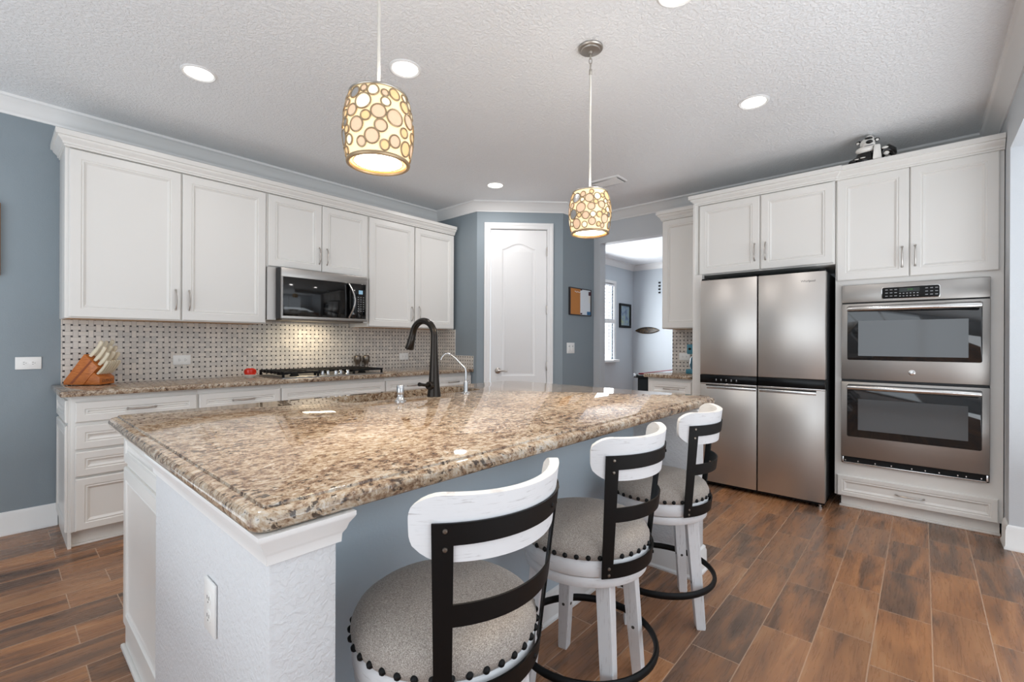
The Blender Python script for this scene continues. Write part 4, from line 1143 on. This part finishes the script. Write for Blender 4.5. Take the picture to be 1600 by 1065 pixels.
bm = B(); fbox(bm, FF, -1.43, -0.534, 0.028, 0.046, -0.20, -0.02); obj('kick_grille', bm, M['black'], fr)
for u in (-1.395, -0.565):
    bm = B(); lathe(bm, [(0.018, 0.0), (0.018, 0.012), (0.010, 0.014), (0.010, 0.045)], FF.p(u, 0.0, -0.035), 14); obj('foot', bm, M['chrome'], fr)
for u in (-1.41, -0.552):
    bm = B(); fbox(bm, FF, u - 0.018, u + 0.018, 1.762, 1.776, -0.10, -0.01, 0.003); obj('hinge_cover', bm, M['black'], fr)

# double wall oven
ov = thing('double_oven', 'stainless double wall oven set in the white tower', 'oven', (4.45, 0.06, 0.35))
FO = FB(4.222)
bm = B(); fbox(bm, FO, -0.448, 0.324, 0.350, 1.652, -0.50, -0.03); obj('body', bm, M['darkgrey'], ov)
bm = B(); fbox(bm, FO, -0.451, 0.327, 1.527, 1.656, -0.06, 0.0, 0.003); cpn = obj('control_fascia', bm, M['steelh'], ov)
def rr_plate(bm, F, u0, u1, z0, z1, r, n0, n1):
    loft(bm, [[F.p(u, z, n) for u, z in rrect(u0 + i, u1 - i, z0 + i, z1 - i, r, 5)] for n, i in ((n0, 0), (n1 - 0.001, 0), (n1, 0.001))])
bm = B(); rr_plate(bm, FO, -0.218, 0.092, 1.541, 1.628, 0.014, 0.0, 0.003); obj('panel_bezel', bm, M['steelbar'], cpn)
bm = B(); rr_plate(bm, FO, -0.214, 0.088, 1.545, 1.624, 0.012, 0.0, 0.0042); kpd = obj('keypad', bm, M['black'], cpn)
bm = B(); fbox(bm, FO, -0.120, -0.012, 1.588, 1.616, 0.004, 0.005); obj('display', bm, plain('dark_display', (28, 34, 28), 0.1), kpd)
text('clock', '3:08', 0.017, M['display'], kpd, FO, -0.062, 1.603, 0.0052)
bm = B()
for u, n_ in ((-0.196, 3), (0.016, 3)):
    for i in range(3):
        for j in range(3):
            uu = u + j * 0.025; zz = 1.607 - i * 0.022; fbox(bm, FO, uu, uu + 0.014, zz - 0.0025, zz + 0.0025, 0.004, 0.0049)
for j in range(6):
    for i in range(2): uu = -0.120 + j * 0.0185; zz = 1.578 - i * 0.018; fbox(bm, FO, uu, uu + 0.009, zz - 0.003, zz + 0.003, 0.004, 0.0049)
obj('buttons', bm, M['print'], kpd)
def oven_door(z0, z1, g0, g1, w0, w1, h0, h1, badge):
    bm = B()
    outer = [(-0.451, z0), (0.327, z0), (0.327, z1), (-0.451, z1)]
    fbox(bm, FO, -0.451, 0.327, z0, z1, -0.05, 0.0, 0.003); d = obj('oven_door', bm, M['steelh'], ov)
    bm = B(); rr_plate(bm, FO, -0.415, 0.291, g0, g1, 0.012, -0.002, 0.002); gl = obj('door_glass', bm, M['ovenglass'], d)
    bm = B(); fbox(bm, FO, -0.350, 0.227, w0, w1, 0.0018, 0.0026); obj('window', bm, M['ovenwindow'], d)
    bm = B(); zc = (h0 + h1) / 2; hh = (h1 - h0) / 2
    loops = []
    for u, k in ((-0.414, 0.75), (-0.408, 1.0), (0.284, 1.0), (0.290, 0.75)):
        loops.append([FO.p(u, zc + hh * k * math.cos(q), 0.036 + 0.012 * k * math.sin(q)) for q in [2 * math.pi * j / 14 for j in range(14)]])
    loft(bm, loops)
    for u in (-0.400, 0.268): fbox(bm, FO, u, u + 0.012, zc - 0.010, zc + 0.010, 0.0, 0.034, 0.002)
    obj('handle', bm, M['steelbar'], d)
    if badge:
        bm = B(); lathe(bm, [(0.019, 0), (0.019, 0.002), (0.016, 0.0036), (0.004, 0.0038)], FO.p(-0.052, 1.026, 0), 24, axis=FO.N); bg_ = obj('badge', bm, M['steelbar'], d)
        text('lettering', 'GE', 0.018, M['logo_dark'], bg_, FO, -0.052, 1.026, 0.0039)
    return d
oven_door(0.962, 1.518, 1.105, 1.502, 1.136, 1.392, 1.460, 1.497, True)
oven_door(0.388, 0.944, 0.538, 0.926, 0.592, 0.820, 0.886, 0.922, False)
bm = B(); fbox(bm, FO, -0.445, 0.322, 0.340, 0.384, -0.05, -0.022); vt = obj('vent', bm, M['black'], ov)
bm = B(); fbox(bm, FO, -0.445, 0.322, 0.338, 0.346, -0.03, -0.004, 0.001); fbox(bm, FO, -0.445, -0.434, 0.338, 0.384, -0.03, -0.004, 0.001); fbox(bm, FO, 0.311, 0.322, 0.338, 0.384, -0.03, -0.004, 0.001); obj('vent_frame', bm, M['steelbar'], vt)
bm = B()
for k, u in enumerate((-0.425, -0.35, -0.25, -0.16, -0.05, 0.02, 0.09, 0.18, 0.22, 0.29)): fbox(bm, FO, u - 0.003, u + 0.003, 0.352, 0.360, -0.022, -0.018)
obj('screws', bm, M['steelbar'], vt)

# figurine on the tower
fg = thing('ceramic_figurine', 'black and white ceramic animal figurine on top of the oven tower', 'figurine', (4.262, 0.275, 2.5455))
fo = Vector((4.262, 0.275, 2.5485))
VL = Vector((0, 1, 0)); VT = Vector((-1, 0, 0))   # image-left and toward-camera
def fp(l, t_, z): return fo + VL * l + VT * t_ + Vector((0, 0, z * 0.80))
bm = B()
lathe(bm, [(0.070, 0.0005), (0.074, 0.012), (0.066, 0.045), (0.050, 0.085), (0.030, 0.115)], fp(0.035, 0, 0), 24)
for l_, t_, z_ in ((0.092, 0.012, 0.033), (0.110, 0.030, 0.022)): sphere(bm, fp(l_, t_, z_), 0.030, 0.030, 0.0255 if l_ < 0.1 else 0.017)
obj('body', bm, M['blackglaze'], fg)
bm = B(); tube(bm, [fp(-0.045, 0.0, 0.035), fp(-0.062, 0.0, 0.082), fp(-0.088, 0.0, 0.092), fp(-0.112, 0.0, 0.068), fp(-0.128, 0.0, 0.030)], [0.022, 0.034, 0.036, 0.030, 0.014], 14); obj('tail', bm, M['blackglaze'], fg)
bm = B(); sphere(bm, fp(-0.074, 0.032, 0.100), 0.010, 0.020, 0.009); sphere(bm, fp(-0.082, 0.034, 0.048), 0.010, 0.017, 0.014); obj('tail_patches', bm, M['saucer'], fg)
bm = B(); sphere(bm, fp(0.026, 0.030, 0.168), 0.040, 0.046, 0.040); sphere(bm, fp(0.018, 0.052, 0.146), 0.034, 0.040, 0.026); sphere(bm, fp(0.040, 0.030, 0.112), 0.046, 0.058, 0.026); hd = obj('head', bm, M['saucer'], fg)
bm = B(); sphere(bm, fp(0.012, 0.086, 0.158), 0.012, 0.021, 0.013); obj('nose', bm, M['blackglaze'], hd)
bm = B()
for s_ in (-1, 1): sphere(bm, fp(0.026 + s_ * 0.052, 0.018, 0.194), 0.013, 0.018, 0.014)
sphere(bm, fp(0.018, 0.056, 0.204), 0.014, 0.024, 0.010); obj('ears', bm, M['blackglaze'], hd)
bm = B()
for s_ in (-1, 1): sphere(bm, fp(0.026 + s_ * 0.056, 0.032, 0.186), 0.006, 0.010, 0.009)
lathe(bm, [(0.030, 0.158), (0.027, 0.172), (0.016, 0.186), (0.006, 0.193)], fp(0.016, 0.03, 0), 16); obj('cap', bm, M['saucer'], hd)
bm = B(); sphere(bm, fp(0.012, 0.082, 0.128), 0.006, 0.030, 0.004); obj('mouth', bm, M['print'], hd)
bm = B(); hull_box(bm, [fp(-0.058, 0.05, 0.001), fp(-0.006, 0.066, 0.001), fp(-0.006, 0.078, 0.001), fp(-0.058, 0.062, 0.001), fp(-0.048, 0.044, 0.135), fp(-0.014, 0.056, 0.135), fp(-0.014, 0.068, 0.135), fp(-0.048, 0.056, 0.135)], 0.006); obj('scarf', bm, M['saucer'], fg)
bm = B()
for l_, t_ in ((0.050, 0.070), (0.085, 0.055)): sphere(bm, fp(l_, t_, 0.034), 0.005, 0.016, 0.004)
obj('belly_marks', bm, M['saucer'], fg)

# ------------------------------------------------------------------ side room contents
FW = FA(4.309)
pd = thing('picture_frame', 'black framed print on the side-room wall beside the window', 'picture', (8.12, 4.30, 1.74))
bm = B()
for u0, u1, z0, z1 in ((7.905, 8.355, 1.93, 1.975), (7.905, 8.355, 1.51, 1.555), (7.905, 7.955, 1.555, 1.93), (8.305, 8.355, 1.555, 1.93)): fbox(bm, FW, u0, u1, z0, z1, 0, 0.025, 0.003)
obj('frame', bm, M['darkwood'] if False else M['blackmetal'], pd)
bm = B(); fbox(bm, FW, 7.955, 8.305, 1.555, 1.93, 0, 0.010); obj('print', bm, M['art'], pd)
bm = B(); FS = FB(8.478); loops = []
for k in range(17):
    t = -1 + 2 * k / 16; h = 0.066 * max(0.02, (1 - abs(t) ** 2.2)) ** 0.8
    loops.append([FS.p(-4.005 + 0.25 * t, 1.463 + h * math.cos(q), 0.012 + 0.010 * math.sin(q)) for q in [2 * math.pi * j / 12 for j in range(12)]])
loft(bm, loops); o = obj('surfboard_sign', bm, M['board'], None); tag(o, 'small dark surfboard-shaped wall sign on the far side-room wall', 'sign')
sr = thing('cue_rack', 'row of small black wall pegs on the far side-room wall, by the cabinet edge', 'rack', (8.47, 3.745, 2.28))
bm = B(); fbox(bm, FS, -3.745, -3.70, 2.16, 2.40, 0, 0.012); obj('back_strip', bm, M['denwall'], sr)
for k in range(4):
    bm = B(); fbox(bm, FS, -3.772, -3.735, 2.184 + 0.063 * k - 0.014, 2.184 + 0.063 * k + 0.014, 0.0, 0.035, 0.003); obj('peg', bm, M['black'], sr)
gt = thing('game_table', 'black game table with red felt edge seen through the doorway', 'table', (6.6, 2.2, 0))
bm = B(); box(bm, 5.70, 7.70, 1.55, 2.83, 0.30, 0.76, 0.01); obj('cabinet', bm, M['black'], gt)
bm = B(); box(bm, 5.66, 7.74, 1.51, 2.87, 0.76, 0.800, 0.01); obj('rail', bm, M['black'], gt)
bm = B(); box(bm, 5.80, 7.60, 1.65, 2.73, 0.80, 0.806); box(bm, 5.74, 7.66, 2.76, 2.84, 0.80, 0.818, 0.006); box(bm, 5.74, 7.66, 1.54, 1.62, 0.80, 0.818, 0.006); obj('felt', bm, M['felt'], gt, label='red felt top')
bm = B()
for y in (1.53, 2.85):
    for x in (5.68, 7.72): lathe(bm, [(0.028, 0.775), (0.03, 0.79), (0.026, 0.815), (0.01, 0.82)], (x, y, 0), 14)
obj('corner_cap', bm, M['chrome'], gt)
for x in (5.85, 7.55):
    for y in (1.70, 2.68):
        bm = B(); box(bm, x - 0.07, x + 0.07, y - 0.07, y + 0.07, 0, 0.30, 0.01); obj('leg', bm, M['black'], gt)

# ------------------------------------------------------------------ pendants
def make_pendant():
    t = thing('pendant_lamp', 'x', 'pendant lamp', (0, 0, 0), 'pendant lamps over the island')
    bm = B(); lathe(bm, [(0.062, 0.0), (0.064, -0.006), (0.060, -0.012), (0.050, -0.014), (0.048, -0.020), (0.012, -0.024), (0.010, -0.034)], seg=32); obj('canopy', bm, M['canopy'], t)
    bm = B()
    for k in range(3):
        z = -0.044 - 0.026 * k; r = 0.014
        tube(bm, [((r * 0.55 * math.cos(a)) if k % 2 else 0, (r * 0.55 * math.cos(a)) if not k % 2 else 0, z + r * 1.15 * math.sin(a)) for a in [2 * math.pi * j / 16 for j in range(17)]], 0.0022, 6)
    lathe(bm, [(0.007, -0.112), (0.008, -0.116), (0.008, -0.138), (0.006, -0.142)], seg=12); obj('chain', bm, M['canopy'], t)
    bm = B(); tube(bm, [(0, 0, -0.140), (0, 0, -0.752)], 0.0052, 10); obj('rod', bm, M['rod'], t)
    ZT, ZB = -0.752, -0.962
    def prad(z): q = (z - (ZT + ZB) / 2) / ((ZT - ZB) / 2); return 0.107 - 0.017 * q * q - 0.002 * q
    bm = B(); n = 16
    pr = [(prad(ZB + (ZT - ZB) * k / n) - 0.002, ZB + (ZT - ZB) * k / n) for k in range(n + 1)]
    pr += [(r - 0.003, z) for r, z in pr[::-1]]
    lathe(bm, pr + [pr[0]], seg=48, cap0=False, cap1=False); sh = obj('shade', bm, M['shade'], t, 50)
    bm = B(); lathe(bm, [(0.004, ZT - 0.003), (0.086, ZT - 0.003), (0.086, ZT - 0.001), (0.004, ZT - 0.001)], seg=40); obj('shade_top', bm, M['shade'], sh)
    for nm, z in (('top_rim', ZT), ('bottom_rim', ZB)):
        bm = B(); rr = prad(z); tube(bm, [(rr * math.cos(2 * math.pi * k / 48), rr * math.sin(2 * math.pi * k / 48), z) for k in range(49)], 0.0066 if z == ZB else 0.0042, 8); obj(nm, bm, M['ring'] if z == ZB else M['canopy'], t)
    bm = B(); lathe(bm, [(0.074, ZB + 0.004), (0.074, ZB + 0.008), (0.001, ZB + 0.008)], seg=40); lathe(bm, [(0.0, ZB + 0.004), (0.074, ZB + 0.004)], seg=40, cap0=False, cap1=False); obj('diffuser', bm, M['diffuser'], t)
    bm = B(); tube(bm, [(0.0755 * math.cos(2 * math.pi * k / 48), 0.0755 * math.sin(2 * math.pi * k / 48), ZB + 0.003) for k in range(49)], 0.0016, 6); obj('diffuser_ring', bm, M['ring'], t)
    # capiz-like discs packed over the barrel
    rng = random.Random(23); discs = []
    for r, want, tries in ((0.0245, 10, 500), (0.0215, 12, 1200), (0.018, 14, 2000), (0.0145, 16, 3000), (0.0115, 24, 6000)):
        got = 0
        for _ in range(tries):
            z = rng.uniform(ZB + r + 0.006, ZT - r - 0.005); a = rng.uniform(0, 2 * math.pi); ok = True
            for (z2, a2, r2) in discs:
                da = (a - a2 + math.pi) % (2 * math.pi) - math.pi
                if math.hypot(da * 0.105, z - z2) < r + r2 + 0.0006: ok = False; break
            if ok:
                discs.append((z, a, r)); got += 1
                if got >= want: break
    mats = [M['disc_peach'], M['disc_cream'], M['disc_rose'], M['disc_silver']]
    for z, a, r in discs:
        dm = rng.choices(mats, (4, 2.2, 3, 1.6))[0]
        bm = B(); c = Vector((0, 0, z)); seg = 20
        def onb(rr, th, off):
            aa = a + rr * math.cos(th) / 0.105; zz = z + rr * math.sin(th); q = prad(zz) + off
            return Vector((q * math.cos(aa), q * math.sin(aa), zz))
        loft(bm, [[onb(r * k, 2 * math.pi * j / seg, o_) for j in range(seg)] for k, o_ in ((1.0, -0.001), (0.98, 0.001), (0.4, 0.0014), (0.02, 0.0014))], True, True, mi=0)
        tube(bm, [onb(r, 2 * math.pi * j / seg, 0.0012) for j in range(seg + 1)], 0.0026, 6, mi=1)
        obj('ringed_disc', bm, [dm, M['ring']], t)
    return t
PN = make_pendant()
PN.location = (0.809, 1.290, CZ); PN['label'] = 'barrel pendant lamp of ringed discs hanging over the left half of the island'
dup(PN, (2.050, 1.287, CZ), R(140), 'barrel pendant lamp of ringed discs hanging over the fridge half of the island')
for x, y in ((0.809, 1.290), (2.050, 1.287)):
    area('pendant_bulb', (x, y, CZ - 0.968), (0, 0, 0), 0.15, 0.15, 6.0, (1.0, 0.80, 0.56), 'DISK', 150)
    area('pendant_up_fill', (x, y, CZ - 0.742), (R(180), 0, 0), 0.14, 0.14, 0.8, (1.0, 0.95, 0.88), 'DISK', 180)  # extra lamp added above each shade to brighten the ceiling

# ------------------------------------------------------------------ recessed lights, vent
cans = [(0.772, 3.085, 2.2, 'recessed ceiling light over the left upper cabinets'), (1.523, 2.163, 5.5, 'recessed ceiling light behind the nearer pendant'), (3.192, 0.80, 2.2, 'recessed ceiling light in front of the fridge cabinet'), (3.238, 3.105, 8.0, 'recessed ceiling light in front of the pantry door'), (1.975, 0.800, 3.0, 'recessed ceiling light cut by the top edge of the photo')]
for x, y, pw, lab in cans:
    t = thing('recessed_light', lab, 'ceiling light', (x, y, CZ), 'recessed ceiling lights')
    bm = B(); lathe(bm, [(0.088, 0.0), (0.088, -0.004), (0.080, -0.009), (0.070, -0.004), (0.070, 0.0)], (x, y, CZ), 32, False, False); obj('trim_ring', bm, M['trimwhite'], t)
    bm = B(); lathe(bm, [(0.070, -0.001), (0.070, -0.004), (0.045, -0.006), (0.001, -0.007)], (x, y, CZ), 32); obj('lens', bm, M['canlens'], t)
    area('can_lamp', (x, y, CZ - 0.014), (0, 0, 0), 0.13, 0.13, pw, (1.0, 0.97, 0.95), 'DISK', 180)
vn = thing('ceiling_vent', 'white slatted air vent in the ceiling near the pantry', 'vent', (3.86, 2.21, CZ))
vx0, vx1, vy0, vy1 = 3.76, 3.955, 2.07, 2.37
bm = B(); slab(bm, rrect(vx0, vx1, vy0, vy1, 0.003, 1), [(0, CZ), (0.003, CZ - 0.012), (0.022, CZ - 0.018)], rrect(vx0 + 0.026, vx1 - 0.026, vy0 + 0.026, vy1 - 0.026, 0.002, 1)[::-1]); obj('frame', bm, M['trimwhite'], vn, 30)
bm = B(); box(bm, vx0 + 0.028, vx1 - 0.028, vy0 + 0.028, vy1 - 0.028, CZ - 0.0015, CZ - 0.0005); obj('duct_shade', bm, M['ductshade'], vn)  # flat dark sheet, shade of the duct opening put into its colour
bm = B()
for k in range(5):
    xx = vx0 + 0.040 + k * 0.028; y0_, y1_ = vy0 + 0.0262, vy1 - 0.0262
    hull_box(bm, [(xx, y0_, CZ - 0.0125), (xx + 0.012, y0_, CZ - 0.019), (xx + 0.012, y1_, CZ - 0.019), (xx, y1_, CZ - 0.0125), (xx, y0_, CZ - 0.0105), (xx + 0.013, y0_, CZ - 0.0175), (xx + 0.013, y1_, CZ - 0.0175), (xx, y1_, CZ - 0.0105)])
obj('slats', bm, M['trimwhite'], vn)
